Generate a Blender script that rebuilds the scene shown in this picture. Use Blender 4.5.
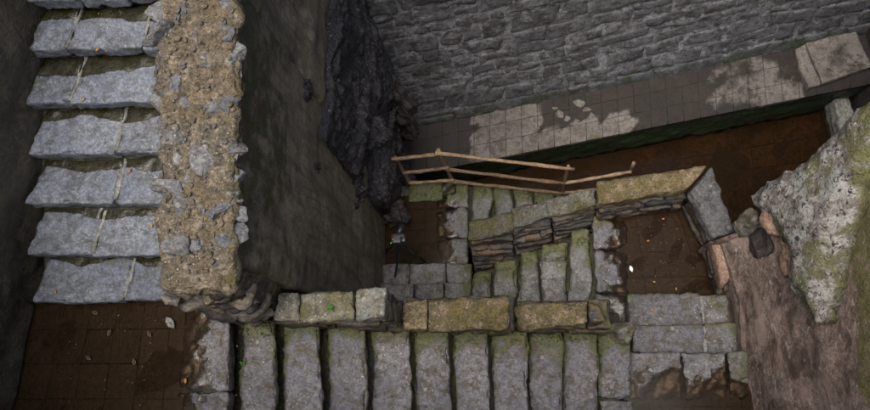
import bpy, bmesh, math, random
import numpy as np
from mathutils import Matrix, Vector, Euler

for o in list(bpy.data.objects): bpy.data.objects.remove(o, do_unlink=True)
scene = bpy.context.scene
COL = scene.collection

# ------------------------------------------------------------------ camera
# z = 0 is the top landing; the camera hangs 6 m above it and looks almost straight down
PW, PH, F = 870.0, 410.0, 850.0
NADIR = (520.0, 395.0)
CAM_Z = 6.0
d = np.array([(NADIR[0]-PW/2)/F, -(NADIR[1]-PH/2)/F, -1.0]); d /= np.linalg.norm(d)
zw = -d
xw = np.array([1.0, 0, 0]); xw = xw - zw*xw.dot(zw); xw /= np.linalg.norm(xw)
yw = np.cross(zw, xw)
R = np.array([xw, yw, zw])
CAMP = np.array([0, 0, CAM_Z])
cam = bpy.data.cameras.new('camera'); camo = bpy.data.objects.new('camera', cam); COL.objects.link(camo)
cam.sensor_width = 36; cam.lens = F/PW*36; cam.clip_start = 0.05; cam.clip_end = 500
camo.matrix_world = Matrix.Translation((0, 0, CAM_Z)) @ Matrix(R.tolist()).to_4x4()
scene.camera = camo

# ------------------------------------------------------------------ light
SUN_EL, SUN_AZ = math.radians(78), math.radians(215)
world = bpy.data.worlds.new('World'); scene.world = world; world.use_nodes = True
wn = world.node_tree
sky = wn.nodes.new('ShaderNodeTexSky'); sky.sky_type = 'NISHITA'; sky.sun_disc = False
sky.sun_elevation = SUN_EL; sky.sun_rotation = SUN_AZ; sky.dust_density = 4.0
bg = wn.nodes['Background']; bg.inputs['Strength'].default_value = 0.1
wn.links.new(sky.outputs[0], bg.inputs['Color'])
sun = bpy.data.lights.new('sun', 'SUN'); sun.energy = 1.8; sun.angle = math.radians(38); sun.color = (1.0, 0.95, 0.88)
suno = bpy.data.objects.new('sun', sun); COL.objects.link(suno)
sd = Vector((math.sin(SUN_AZ)*math.cos(SUN_EL), math.cos(SUN_AZ)*math.cos(SUN_EL), math.sin(SUN_EL)))
suno.rotation_euler = sd.to_track_quat('Z', 'Y').to_euler(); suno.location = (0, 0, 12)
vs = scene.view_settings
vs.view_transform = 'Standard'; vs.look = 'None'; vs.exposure = 1.3; vs.gamma = 1.0; vs.use_curve_mapping = False
scene.render.engine = 'CYCLES'
scene.cycles.max_bounces = 5; scene.cycles.transparent_max_bounces = 12

# ------------------------------------------------------------------ helpers
def P(px, py, z):
    v = R @ np.array([(px-PW/2)/F, -(py-PH/2)/F, -1.0])
    t = (z-CAM_Z)/v[2]
    return CAMP + v*t
def Q(V):
    V = np.atleast_2d(V); v = (V-CAMP)@R
    return PW/2-F*v[:, 0]/v[:, 2], PH/2+F*v[:, 1]/v[:, 2]
rng = np.random.RandomState(7)
rnd = random.Random(11)
RISE = 0.18
def L(k): return -k*RISE

def _hash(ix, iy, iz, s):
    h = (ix*374761393 + iy*668265263 + iz*1274126177 + s*974634213) & 0xffffffff
    h = ((h ^ (h >> 13))*1274126177) & 0xffffffff
    h = ((h ^ (h >> 16))*2246822519) & 0xffffffff
    return ((h ^ (h >> 15)) & 0xffff)/32767.5 - 1.0
def vnoise(p, s=0):
    f = np.floor(p); i = f.astype(np.int64); t = p-f; t = t*t*t*(t*(t*6-15)+10)
    x, y, z = i[:, 0], i[:, 1], i[:, 2]; a, b, c = t[:, 0], t[:, 1], t[:, 2]
    def lp(u, v, w): return u+(v-u)*w
    return lp(lp(lp(_hash(x, y, z, s), _hash(x+1, y, z, s), a), lp(_hash(x, y+1, z, s), _hash(x+1, y+1, z, s), a), b),
              lp(lp(_hash(x, y, z+1, s), _hash(x+1, y, z+1, s), a), lp(_hash(x, y+1, z+1, s), _hash(x+1, y+1, z+1, s), a), b), c)
def fbm(p, s=0, o=4, g=0.5):
    p = np.asarray(p, float); r = np.zeros(len(p)); a = 1.0
    for k in range(o):
        r += a*vnoise(p*(2.03**k)+k*17.3, s+k); a *= g
    return r
def sstep(a, b, x):
    t = np.clip((x-a)/(b-a), 0, 1); return t*t*(3-2*t)

WLOC = {}
def thing(name, loc, label=None, cat=None, group=None, kind=None):
    o = bpy.data.objects.new(name, None); COL.objects.link(o); o.location = loc; o.empty_display_size = .1
    WLOC[o.name] = np.array(loc, float)
    tag(o, label, cat, group, kind); return o
def tag(o, label=None, cat=None, group=None, kind=None):
    if label: o['label'] = label
    if cat: o['category'] = cat
    if group: o['group'] = group
    if kind: o['kind'] = kind
    return o
def make(name, V, Fc, mat, parent=None, attrs=None, smooth=True, flat_angle=None):
    V = np.asarray(V, float)
    c = np.array([(V[:, 0].min()+V[:, 0].max())/2, (V[:, 1].min()+V[:, 1].max())/2, V[:, 2].min()])
    me = bpy.data.meshes.new(name)
    me.from_pydata((V-c).tolist(), [], [list(map(int, f)) for f in Fc]); 
    if smooth: me.polygons.foreach_set('use_smooth', [True]*len(me.polygons))
    if attrs:
        for k, v in attrs.items():
            a = me.attributes.new(k, 'FLOAT', 'POINT'); a.data.foreach_set('value', np.asarray(v, dtype=np.float32))
    me.materials.append(mat); me.update()
    o = bpy.data.objects.new(name, me); COL.objects.link(o)
    WLOC[o.name] = c
    if parent:
        o.parent = parent; o.location = c-WLOC[parent.name]
    else: o.location = c
    return o

def lattice(nx, ny, nz, bottom=True):
    A = lambda i, j, k: (i*(ny+1)+j)*(nz+1)+k
    fs = []
    I, J = np.meshgrid(np.arange(nx), np.arange(ny), indexing='ij'); I = I.ravel(); J = J.ravel()
    fs.append(np.stack([A(I, J, nz), A(I+1, J, nz), A(I+1, J+1, nz), A(I, J+1, nz)], 1))
    if bottom: fs.append(np.stack([A(I, J, 0), A(I, J+1, 0), A(I+1, J+1, 0), A(I+1, J, 0)], 1))
    I, K = np.meshgrid(np.arange(nx), np.arange(nz), indexing='ij'); I = I.ravel(); K = K.ravel()
    fs.append(np.stack([A(I, 0, K), A(I+1, 0, K), A(I+1, 0, K+1), A(I, 0, K+1)], 1))
    fs.append(np.stack([A(I, ny, K), A(I, ny, K+1), A(I+1, ny, K+1), A(I+1, ny, K)], 1))
    J, K = np.meshgrid(np.arange(ny), np.arange(nz), indexing='ij'); J = J.ravel(); K = K.ravel()
    fs.append(np.stack([A(0, J, K), A(0, J, K+1), A(0, J+1, K+1), A(0, J+1, K)], 1))
    fs.append(np.stack([A(nx, J, K), A(nx, J+1, K), A(nx, J+1, K+1), A(nx, J, K+1)], 1))
    fc = np.concatenate(fs); u, inv = np.unique(fc, return_inverse=True)
    fc = inv.reshape(fc.shape)
    k = u % (nz+1); j = (u//(nz+1)) % (ny+1); i = u//((nz+1)*(ny+1))
    return np.stack([i/nx, j/ny, k/nz], 1), fc

SEED = [0]
def block(top, bot, res=.03, r=.015, amp=.006, wav=.008, chip=.0, bottom=False, freq=7.0, minn=2):
    """rough hewn block between two quads (corner order: x0y0 x1y0 x1y1 x0y1)"""
    SEED[0] += 1; s = SEED[0]
    top = np.asarray(top, float); bot = np.asarray(bot, float)
    C = np.stack([bot, top])
    ex = (C[:, 1]+C[:, 2]-C[:, 0]-C[:, 3]).mean(0)/2; ey = (C[:, 3]+C[:, 2]-C[:, 0]-C[:, 1]).mean(0)/2; ez = (top-bot).mean(0)
    D = np.array([np.linalg.norm(ex), np.linalg.norm(ey), np.linalg.norm(ez)])
    n = np.maximum(minn, np.ceil(D/res).astype(int))
    p, fc = lattice(n[0], n[1], n[2], bottom)
    # pull the outermost interior loops toward the edges so that bevels stay tight
    for a in range(3):
        if n[a] >= 4:
            e = min(r*0.9/D[a], .3)
            q = p[:, a]; k = np.rint(q*n[a]).astype(int)
            q = np.where(k == 1, np.minimum(q, e), q); q = np.where(k == n[a]-1, np.maximum(q, 1-e), q)
            p[:, a] = q
    lo = p*D
    def tri(pp):
        u, v, w = pp[:, 0:1], pp[:, 1:2], pp[:, 2:3]
        b = bot[0]*(1-u)*(1-v)+bot[1]*u*(1-v)+bot[2]*u*v+bot[3]*(1-u)*v
        t = top[0]*(1-u)*(1-v)+top[1]*u*(1-v)+top[2]*u*v+top[3]*(1-u)*v
        return b*(1-w)+t*w
    W0 = tri(p)
    rr = np.minimum(r*(0.75+0.6*fbm(W0*9, s, 2)), D.min()*.45)[:, None]
    rr = np.maximum(rr, r*.25)
    cl = np.minimum(np.maximum(lo, rr), D-rr)
    dv = lo-cl; ln = np.linalg.norm(dv, axis=1, keepdims=True); dn = dv/np.maximum(ln, 1e-9)
    edge = (np.sum(np.abs(dn) > .25, axis=1) > 1).astype(float)
    lo2 = cl+dn*np.minimum(ln, rr)
    W = tri(lo2/D)
    ux, uy, uz = ex/D[0], ey/D[1], ez/D[2]
    nrm = dn[:, 0:1]*ux+dn[:, 1:2]*uy+dn[:, 2:3]*uz
    so = s*13.7
    W1 = W+so
    disp = amp*fbm(W1*freq*2, 3, 4, .55)
    if chip: 
        ed = np.exp(-np.minimum.reduce([np.minimum(lo, D-lo)[:, 0]+np.minimum(lo, D-lo)[:, 1], np.minimum(lo, D-lo)[:, 0]+np.minimum(lo, D-lo)[:, 2], np.minimum(lo, D-lo)[:, 1]+np.minimum(lo, D-lo)[:, 2]])/.02)
        disp = disp-chip*ed*np.maximum(0, fbm(W1*14, 5, 3)+.1)
    W = W+nrm*disp[:, None]
    if wav:
        W = W+wav*np.stack([fbm(W1*freq*.6, 21, 2), fbm(W1*freq*.6, 31, 2), .5*fbm(W1*freq*.6, 41, 2)], 1)
    return W, fc, p

_ico = {}
def ico(sub):
    if sub not in _ico:
        bm = bmesh.new(); bmesh.ops.create_icosphere(bm, subdivisions=sub, radius=1)
        _ico[sub] = (np.array([v.co[:] for v in bm.verts]), [[v.index for v in f.verts] for f in bm.faces]); bm.free()
    return _ico[sub]
def rock(c, dims, rot=(0, 0, 0), sub=3, planes=9, amp=.05, dmin=.5, dmax=.85, flat=False, freq=2.2):
    SEED[0] += 1; s = SEED[0]
    v, f = ico(sub); p = v.copy(); rs = np.random.RandomState(s*7+3)
    for k in range(planes):
        n = rs.normal(size=3); n /= np.linalg.norm(n)
        if flat and k == 0: n = np.array([0, 0, 1.])
        dd = rs.uniform(dmin, dmax)
        p = p-n*np.maximum(0, p@n-dd)[:, None]
    p = p*np.array(dims)
    q = p/np.mean(dims)*freq+s*5.1
    nn = v/np.linalg.norm(v, axis=1, keepdims=True)
    p = p+nn*(fbm(q, 9, 4, .55)*amp*np.mean(dims)*2)[:, None]
    p = p@np.array(Euler(rot).to_matrix()).T
    return p+np.array(c), f

def tube(path, rad, seg=8, wob=.004, knots=0):
    SEED[0] += 1
    path = np.asarray(path, float); V = []; Fc = []
    n = len(path)
    for i in range(n):
        t = path[min(i+1, n-1)]-path[max(i-1, 0)]; t /= np.linalg.norm(t)
        a = np.cross(t, [0.3, .2, 1.0]) if abs(t[2]) < .9 else np.cross(t, [1.0, .1, 0]); a /= np.linalg.norm(a); b = np.cross(t, a)
        r_ = rad[i] if hasattr(rad, '__len__') else rad
        for k in range(seg):
            an = 2*math.pi*k/seg
            V.append(path[i]+(a*math.cos(an)+b*math.sin(an))*r_)
    V = np.array(V)
    V = V+wob*np.stack([fbm(V*20+SEED[0], 3, 2), fbm(V*20+SEED[0], 5, 2), fbm(V*20+SEED[0], 8, 2)], 1)
    for i in range(n-1):
        for k in range(seg):
            k2 = (k+1) % seg
            Fc.append([i*seg+k, i*seg+k2, (i+1)*seg+k2, (i+1)*seg+k])
    Fc.append([k for k in range(seg)][::-1]); Fc.append([(n-1)*seg+k for k in range(seg)])
    return V, Fc
def lerp(a, b, t): return np.asarray(a)*(1-t)+np.asarray(b)*t
def seg_path(a, b, n, sag=0): 
    a = np.asarray(a, float); b = np.asarray(b, float)
    return [lerp(a, b, i/n)+np.array([0, 0, -sag*math.sin(math.pi*i/n)]) for i in range(n+1)]

# ------------------------------------------------------------------ materials
class N:
    def __init__(s, name):
        s.m = bpy.data.materials.new(name); s.m.use_nodes = True; s.t = s.m.node_tree
        s.b = s.t.nodes['Principled BSDF']
        g = s.t.nodes.new('ShaderNodeNewGeometry'); s.pos = g.outputs['Position']; s.nor = g.outputs['Normal']
    def l(s, a, b): s.t.links.new(a, b)
    def set(s, inp, v):
        if hasattr(v, 'links'): s.l(v, inp)
        else: inp.default_value = v
    def mapv(s, sc=(1, 1, 1), rot=(0, 0, 0), loc=(0, 0, 0)):
        m = s.t.nodes.new('ShaderNodeMapping'); s.l(s.pos, m.inputs[0])
        m.inputs['Scale'].default_value = sc; m.inputs['Rotation'].default_value = rot; m.inputs['Location'].default_value = loc
        return m.outputs[0]
    def noise(s, scale, detail=4, rough=.55, vec=None, dist=0):
        n = s.t.nodes.new('ShaderNodeTexNoise'); s.l(vec or s.pos, n.inputs['Vector'])
        n.inputs['Scale'].default_value = scale; n.inputs['Detail'].default_value = detail
        n.inputs['Roughness'].default_value = rough; n.inputs['Distortion'].default_value = dist
        return n.outputs['Fac']
    def voro(s, scale, feature='F1', vec=None, rand=1.0, out='Distance'):
        n = s.t.nodes.new('ShaderNodeTexVoronoi'); n.feature = feature; s.l(vec or s.pos, n.inputs['Vector'])
        n.inputs['Scale'].default_value = scale; n.inputs['Randomness'].default_value = rand
        return n.outputs[out]
    def attr(s, name):
        n = s.t.nodes.new('ShaderNodeAttribute'); n.attribute_name = name; return n.outputs['Fac']
    def rand(s):
        n = s.t.nodes.new('ShaderNodeObjectInfo'); return n.outputs['Random']
    def math(s, op, a, b=0.0, clamp=False):
        n = s.t.nodes.new('ShaderNodeMath'); n.operation = op; n.use_clamp = clamp
        s.set(n.inputs[0], a); s.set(n.inputs[1], b); return n.outputs[0]
    def mr(s, v, a, b, c=0., d_=1.):
        n = s.t.nodes.new('ShaderNodeMapRange'); n.interpolation_type = 'SMOOTHSTEP'
        s.set(n.inputs['Value'], v); n.inputs['From Min'].default_value = a; n.inputs['From Max'].default_value = b
        n.inputs['To Min'].default_value = c; n.inputs['To Max'].default_value = d_; return n.outputs[0]
    def mix(s, fac, a, b, mode='MIX'):
        n = s.t.nodes.new('ShaderNodeMix'); n.data_type = 'RGBA'; n.blend_type = mode
        s.set(n.inputs[0], fac)
        for i, v in ((6, a), (7, b)):
            if isinstance(v, tuple): v = v+(1,) if len(v) == 3 else v
            s.set(n.inputs[i], v)
        return n.outputs[2]
    def val(s, v, c):
        n = s.t.nodes.new('ShaderNodeHueSaturation'); s.set(n.inputs['Value'], v); s.set(n.inputs['Color'], c); return n.outputs[0]
    def bump(s, h, st, dist, nrm=None):
        n = s.t.nodes.new('ShaderNodeBump'); n.inputs['Strength'].default_value = st; n.inputs['Distance'].default_value = dist
        s.l(h, n.inputs['Height'])
        if nrm: s.l(nrm, n.inputs['Normal'])
        return n.outputs[0]
    def done(s, col, rough, nrm=None, spec=.4):
        s.set(s.b.inputs['Base Color'], col if not isinstance(col, tuple) else col+(1,)); s.set(s.b.inputs['Roughness'], rough)
        s.b.inputs['Specular IOR Level'].default_value = spec
        if nrm: s.l(nrm, s.b.inputs['Normal'])
        return s.m

GREEN = (.034, .056, .01); OLIVE = (.085, .076, .018)
def stone_mat(name, ca, cb, cc, moss_bias=0., lichen=.35, wetcol=(.36, .32, .26), wsoft=.04, pit=.6, scale=1., lich_col=(.42, .43, .4), moss_a=GREEN, moss_b=OLIVE, rough=.8, wrough=.25, var=.35, streak=None, bumpd=.014, contrast=1.):
    n = N(name)
    big = n.noise(2.3*scale, 4, .6); mid = n.noise(9*scale, 5, .7, dist=.5); fine = n.noise(62*scale, 3, .75)
    c = n.mix(n.mr(big, .38, .62), ca, cb)
    c = n.mix(n.mr(mid, .47, .6), c, cc)
    med = n.noise(24*scale, 5, .75)
    c = n.val(n.math('MULTIPLY', n.mr(fine, .3, .7, 1-.32*contrast, 1+.32*contrast), n.mr(med, .3, .7, 1-.38*contrast, 1+.38*contrast)), c)
    c = n.val(n.math('ADD', n.math('MULTIPLY', n.rand(), var), 1-var/2), c)
    if streak is not None: c = streak(n, c)
    # pale lichen dots, in patches
    dot = n.voro(30*scale); dm = n.math('MULTIPLY', n.mr(n.math('ADD', dot, n.math('MULTIPLY', fine, .22)), .33, .24), n.mr(big, .60-.25*lichen, .68-.25*lichen))
    dots2 = n.voro(11*scale); dm2 = n.math('MULTIPLY', n.mr(n.math('ADD', dots2, n.math('MULTIPLY', med, .4)), .44, .34), n.mr(mid, .58-.25*lichen, .66-.25*lichen))
    lm = n.math('MULTIPLY', n.math('MAXIMUM', dm, n.math('MULTIPLY', dm2, .5)), min(1, lichen*2.2))
    c = n.mix(lm, c, lich_col)
    # moss where the mesh says so, broken up by noise
    mn = n.noise(6, 6, .72)
    mm = n.mr(n.math('ADD', n.math('ADD', n.attr('moss'), moss_bias), n.math('MULTIPLY', n.math('SUBTRACT', mn, .5), 1.9)), .2, .52)
    mc = n.mix(n.mr(med, .35, .65), moss_a, moss_b)
    mc = n.val(n.mr(fine, .3, .7, .6, 1.4), mc)
    c = n.mix(n.math('MULTIPLY', mm, .85), c, mc)
    # standing damp
    w = n.mr(n.math('ADD', n.attr('wet'), n.math('MULTIPLY', n.math('SUBTRACT', mid, .5), .5)), .5-wsoft, .5+wsoft)
    wc = n.mix(1.0, c, wetcol+(1,), 'MULTIPLY')
    c = n.mix(w, c, wc)
    h = n.math('ADD', n.math('ADD', med, n.math('MULTIPLY', fine, .4)), n.math('MULTIPLY', n.mr(n.voro(44*scale), .0, .35), .25*pit))
    h = n.math('ADD', h, n.math('MULTIPLY', n.math('ADD', mm, lm), .12))
    if hasattr(n, 'hx'): h = n.math('ADD', h, n.hx)
    nb = n.bump(n.math('MULTIPLY', h, n.mr(w, 0, 1, 1, .35)), .8, bumpd)
    ro = n.mr(w, 0, 1, rough, wrough)
    return n.done(c, n.math('SUBTRACT', ro, n.math('MULTIPLY', n.mr(fine, .4, .8), .15)), nb)

M = {}
M['tread'] = stone_mat('basalt_tread', (.107, .104, .118), (.14, .133, .138), (.078, .066, .055), lichen=.34, rough=.62, bumpd=.011)
M['tread_up'] = stone_mat('basalt_tread_upper', (.118, .132, .164), (.148, .161, .187), (.094, .1, .11), lichen=.25, wetcol=(.2, .18, .09), rough=.68, bumpd=.012)
M['riser'] = stone_mat('riser_stone', (.03, .028, .02), (.042, .04, .026), (.022, .02, .017), moss_bias=.05, lichen=.05, rough=.6)  # base colour lowered to deepen the shade in the gaps under treads
M['mortar'] = stone_mat('lime_mortar', (.22, .22, .2), (.19, .19, .17), (.15, .15, .13), lichen=.1, pit=.3)
M['tread_low'] = stone_mat('basalt_tread_lower', (.12, .118, .118), (.145, .14, .132), (.085, .078, .068), moss_bias=.02, lichen=.3, rough=.62, bumpd=.011)
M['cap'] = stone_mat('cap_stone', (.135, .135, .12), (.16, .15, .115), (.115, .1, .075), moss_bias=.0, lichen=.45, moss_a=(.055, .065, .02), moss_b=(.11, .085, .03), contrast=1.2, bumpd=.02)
M['capmoss'] = stone_mat('cap_stone_damp', (.1, .1, .09), (.12, .112, .085), (.08, .072, .055), moss_bias=.05, lichen=.4, lich_col=(.3, .29, .25), moss_a=(.045, .055, .015), moss_b=(.09, .07, .025), contrast=1.3, bumpd=.025)
M['cap_ochre'] = stone_mat('cap_stone_ochre', (.115, .088, .045), (.088, .075, .04), (.155, .115, .075), moss_bias=.06, lichen=.5, lich_col=(.36, .3, .2), moss_a=(.05, .05, .012), moss_b=(.1, .072, .018), contrast=1.4, bumpd=.025)
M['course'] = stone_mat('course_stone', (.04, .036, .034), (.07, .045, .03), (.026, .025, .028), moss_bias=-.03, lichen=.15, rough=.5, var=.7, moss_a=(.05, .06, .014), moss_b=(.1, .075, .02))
M['wetrock'] = stone_mat('wet_rock', (.02, .02, .025), (.038, .036, .04), (.017, .016, .016), moss_bias=-.3, lichen=.4, rough=.26, bumpd=.03, lich_col=(.17, .17, .19), pit=1.)
M['darkrock'] = stone_mat('dark_rock', (.034, .029, .028), (.05, .04, .034), (.025, .022, .021), moss_bias=-.15, lichen=.15, rough=.7)
M['endrock'] = stone_mat('broken_rock', (.09, .085, .078), (.13, .1, .065), (.06, .056, .052), moss_bias=.02, lichen=.3, rough=.5, var=.5)
M['masonry'] = stone_mat('masonry_stone', (.078, .082, .092), (.112, .114, .122), (.052, .048, .047), moss_bias=-.12, lichen=.08, lich_col=(.25, .26, .28), moss_a=(.022, .04, .016), moss_b=(.045, .055, .03), var=.5)
M['limemortar'] = stone_mat('masonry_mortar', (.105, .105, .11), (.22, .225, .245), (.075, .072, .071), moss_bias=-.1, lichen=.5, lich_col=(.33, .34, .38), moss_a=(.022, .04, .016), moss_b=(.045, .055, .03))
M['rubblemortar'] = stone_mat('rubble_mortar', (.1, .077, .045), (.082, .07, .05), (.14, .112, .078), moss_bias=.1, lichen=.55, lich_col=(.3, .26, .2), moss_a=(.06, .06, .018), moss_b=(.11, .085, .03), pit=1.2, bumpd=.04, contrast=1.3)
M['rubble'] = stone_mat('rubble_stone', (.115, .115, .12), (.145, .142, .135), (.085, .083, .082), moss_bias=-.02, lichen=.45, var=.5, bumpd=.03, lich_col=(.3, .29, .25), moss_b=(.13, .1, .04))
M['pebble'] = stone_mat('pebble', (.13, .1, .06), (.1, .09, .08), (.17, .14, .1), moss_bias=-.05, lichen=.3, scale=4.)
M['brickbit'] = stone_mat('red_stone', (.2, .08, .045), (.22, .1, .055), (.15, .075, .05), moss_bias=-.2, lichen=.2)
M['tile'] = stone_mat('paving_tile', (.11, .1, .091), (.138, .126, .115), (.08, .068, .058), moss_bias=-.06, lichen=.1, pit=.3, var=.25, bumpd=.008, wetcol=(.1, .07, .052), wsoft=.16, wrough=.7, contrast=.6)
M['mudtile'] = stone_mat('muddy_tile', (.024, .019, .014), (.03, .023, .018), (.02, .017, .012), moss_bias=.02, lichen=.03, pit=.2, var=.25, rough=.5, moss_a=(.017, .02, .007), moss_b=(.026, .023, .01), bumpd=.008)
M['bed'] = stone_mat('silt_bed', (.024, .019, .014), (.03, .023, .018), (.02, .017, .012), moss_bias=.0, lichen=.03)
M['slime'] = stone_mat('green_slime_stone', (.025, .03, .018), (.035, .04, .024), (.02, .02, .015), moss_bias=.2, lichen=.05, rough=.45, moss_a=(.012, .028, .008), moss_b=(.025, .042, .013))

def streak_dark(n, c):
    v = n.mapv((5, 5, .5), rot=(.25, 0, 0)); s = n.noise(2.2, 6, .75, v, .6)
    c = n.mix(n.mr(s, .42, .7), c, (.08, .073, .05))
    s2 = n.noise(5, 5, .7, n.mapv((1.6, 1.6, .5), loc=(3, 1, 4)), .3)
    return n.mix(n.math('MULTIPLY', n.mr(s2, .58, .74), .6), c, (.2, .18, .145))
M['plaster'] = stone_mat('dark_plaster', (.17, .148, .112), (.21, .182, .14), (.135, .122, .084), moss_bias=-.04, lichen=.06, rough=.62, streak=streak_dark, moss_a=(.03, .037, .012), moss_b=(.05, .047, .02), pit=.3, contrast=.6)
M['plaster_damp'] = stone_mat('damp_plaster', (.06, .052, .04), (.08, .068, .05), (.045, .04, .03), moss_bias=-.02, lichen=.06, rough=.55, streak=streak_dark, moss_a=(.03, .037, .012), moss_b=(.05, .047, .02), pit=.6)
def streak_brown(n, c):
    s = n.noise(3.2, 6, .7, n.mapv((2.0, .8, 1.2), rot=(0, 0, .12)), .9)
    c = n.mix(n.mr(s, .45, .62), c, (.07, .046, .034))
    s1 = n.noise(2.4, 5, .65, n.mapv((1.5, .75, 1.1), rot=(0, 0, .12), loc=(7, 2, 1)), .8)
    c = n.mix(n.math('MULTIPLY', n.mr(s1, .5, .64), .8), c, (.27, .2, .17))
    s2 = n.noise(9, 5, .75, n.mapv((2.4, .7, 1.2), rot=(0, 0, .1), loc=(1, 5, 2)), .2)
    n.hx = n.math('ADD', n.math('MULTIPLY', s, -.35), n.math('MULTIPLY', n.mr(s2, .59, .64), .4))
    return n.mix(n.math('MULTIPLY', n.mr(s2, .59, .64), .7), c, (.42, .38, .35))
M['brown'] = stone_mat('brown_plaster', (.175, .13, .106), (.215, .163, .138), (.13, .095, .077), moss_bias=-.22, lichen=.12, rough=.7, streak=streak_brown, moss_a=(.07, .07, .016), moss_b=(.11, .095, .03), pit=.4, bumpd=.03)
def lich_patch(n, c):
    a = n.noise(7, 7, .78, dist=.7); b = n.noise(3.2, 4, .7)
    c = n.mix(n.mr(a, .47, .54), c, (.32, .315, .29))
    k = n.noise(24, 5, .75, n.mapv(loc=(4, 9, 2)), .4)
    c = n.mix(n.mr(k, .54, .59), c, (.025, .025, .028))
    return n.mix(n.math('MULTIPLY', n.mr(b, .5, .62), .75), c, (.1, .1, .03))
M['lichen'] = stone_mat('lichen_rock', (.15, .13, .115), (.2, .175, .155), (.12, .095, .085), moss_bias=-.05, lichen=.7, streak=lich_patch, lich_col=(.34, .34, .31), moss_a=(.09, .095, .025), moss_b=(.15, .14, .05), bumpd=.035)
M['pinkstone'] = stone_mat('pink_stone', (.22, .135, .1), (.17, .115, .085), (.24, .165, .11), moss_bias=-.12, lichen=.3)

def wood_mat():
    n = N('weathered_pole')
    g = n.noise(60, 5, .6, n.mapv((.25, 1, 1))); k = n.noise(7, 4)
    c = n.mix(n.mr(g, .35, .65), (.29, .2, .12), (.15, .1, .06))
    c = n.mix(n.mr(k, .5, .72), c, (.12, .08, .05))
    c = n.val(n.math('ADD', n.math('MULTIPLY', n.rand(), .4), .8), c)
    return n.done(c, .75, n.bump(g, .6, .006))
M['wood'] = wood_mat()
def water_mat(name, tint, dist=.002):
    n = N(name); t = n.t
    tr = t.nodes.new('ShaderNodeBsdfTransparent'); tr.inputs[0].default_value = tint+(1,)
    gl = t.nodes.new('ShaderNodeBsdfGlossy'); gl.inputs['Roughness'].default_value = .13
    fr = t.nodes.new('ShaderNodeFresnel'); fr.inputs[0].default_value = 1.33
    mx = t.nodes.new('ShaderNodeMixShader')
    b = n.bump(n.noise(5, 3), .25, dist)
    n.l(b, gl.inputs['Normal']); n.l(b, fr.inputs['Normal'])
    n.l(n.math('MULTIPLY', fr.outputs[0], .2), mx.inputs[0]); n.l(tr.outputs[0], mx.inputs[1]); n.l(gl.outputs[0], mx.inputs[2])
    n.l(mx.outputs[0], t.nodes['Material Output'].inputs['Surface'])
    return n.m
M['puddle'] = water_mat('puddle_water', (.6, .5, .4))
M['water'] = water_mat('basin_water', (.5, .4, .3), .004)
def plain(name, col, rough=.5, em=None):
    n = N(name)
    k = n.noise(30, 3); c = n.mix(n.mr(k, .3, .7), col, tuple(x*.7 for x in col))
    m = n.done(c, rough)
    if em: n.b.inputs['Emission Color'].default_value = em+(1,); n.b.inputs['Emission Strength'].default_value = .25
    return m
M['black'] = plain('black_plastic', (.02, .02, .023), .35)
M['glass'] = plain('lens_glass', (.03, .035, .05), .05)
M['red'] = plain('red_light', (.6, .02, .01), .4, (1, .03, .02)); M['grn'] = plain('green_light', (.05, .5, .05), .4, (.05, .8, .1))
def leaf_mat(name, a, b): 
    n = N(name); return n.done(n.mix(n.rand(), a, b), .6)
M['leaf'] = leaf_mat('dry_leaf', (.34, .13, .025), (.3, .2, .04)); M['weed'] = leaf_mat('weed_leaf', (.04, .12, .015), (.06, .16, .03))
M['litter'] = leaf_mat('pale_scrap', (.7, .7, .68), (.66, .64, .6))

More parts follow.
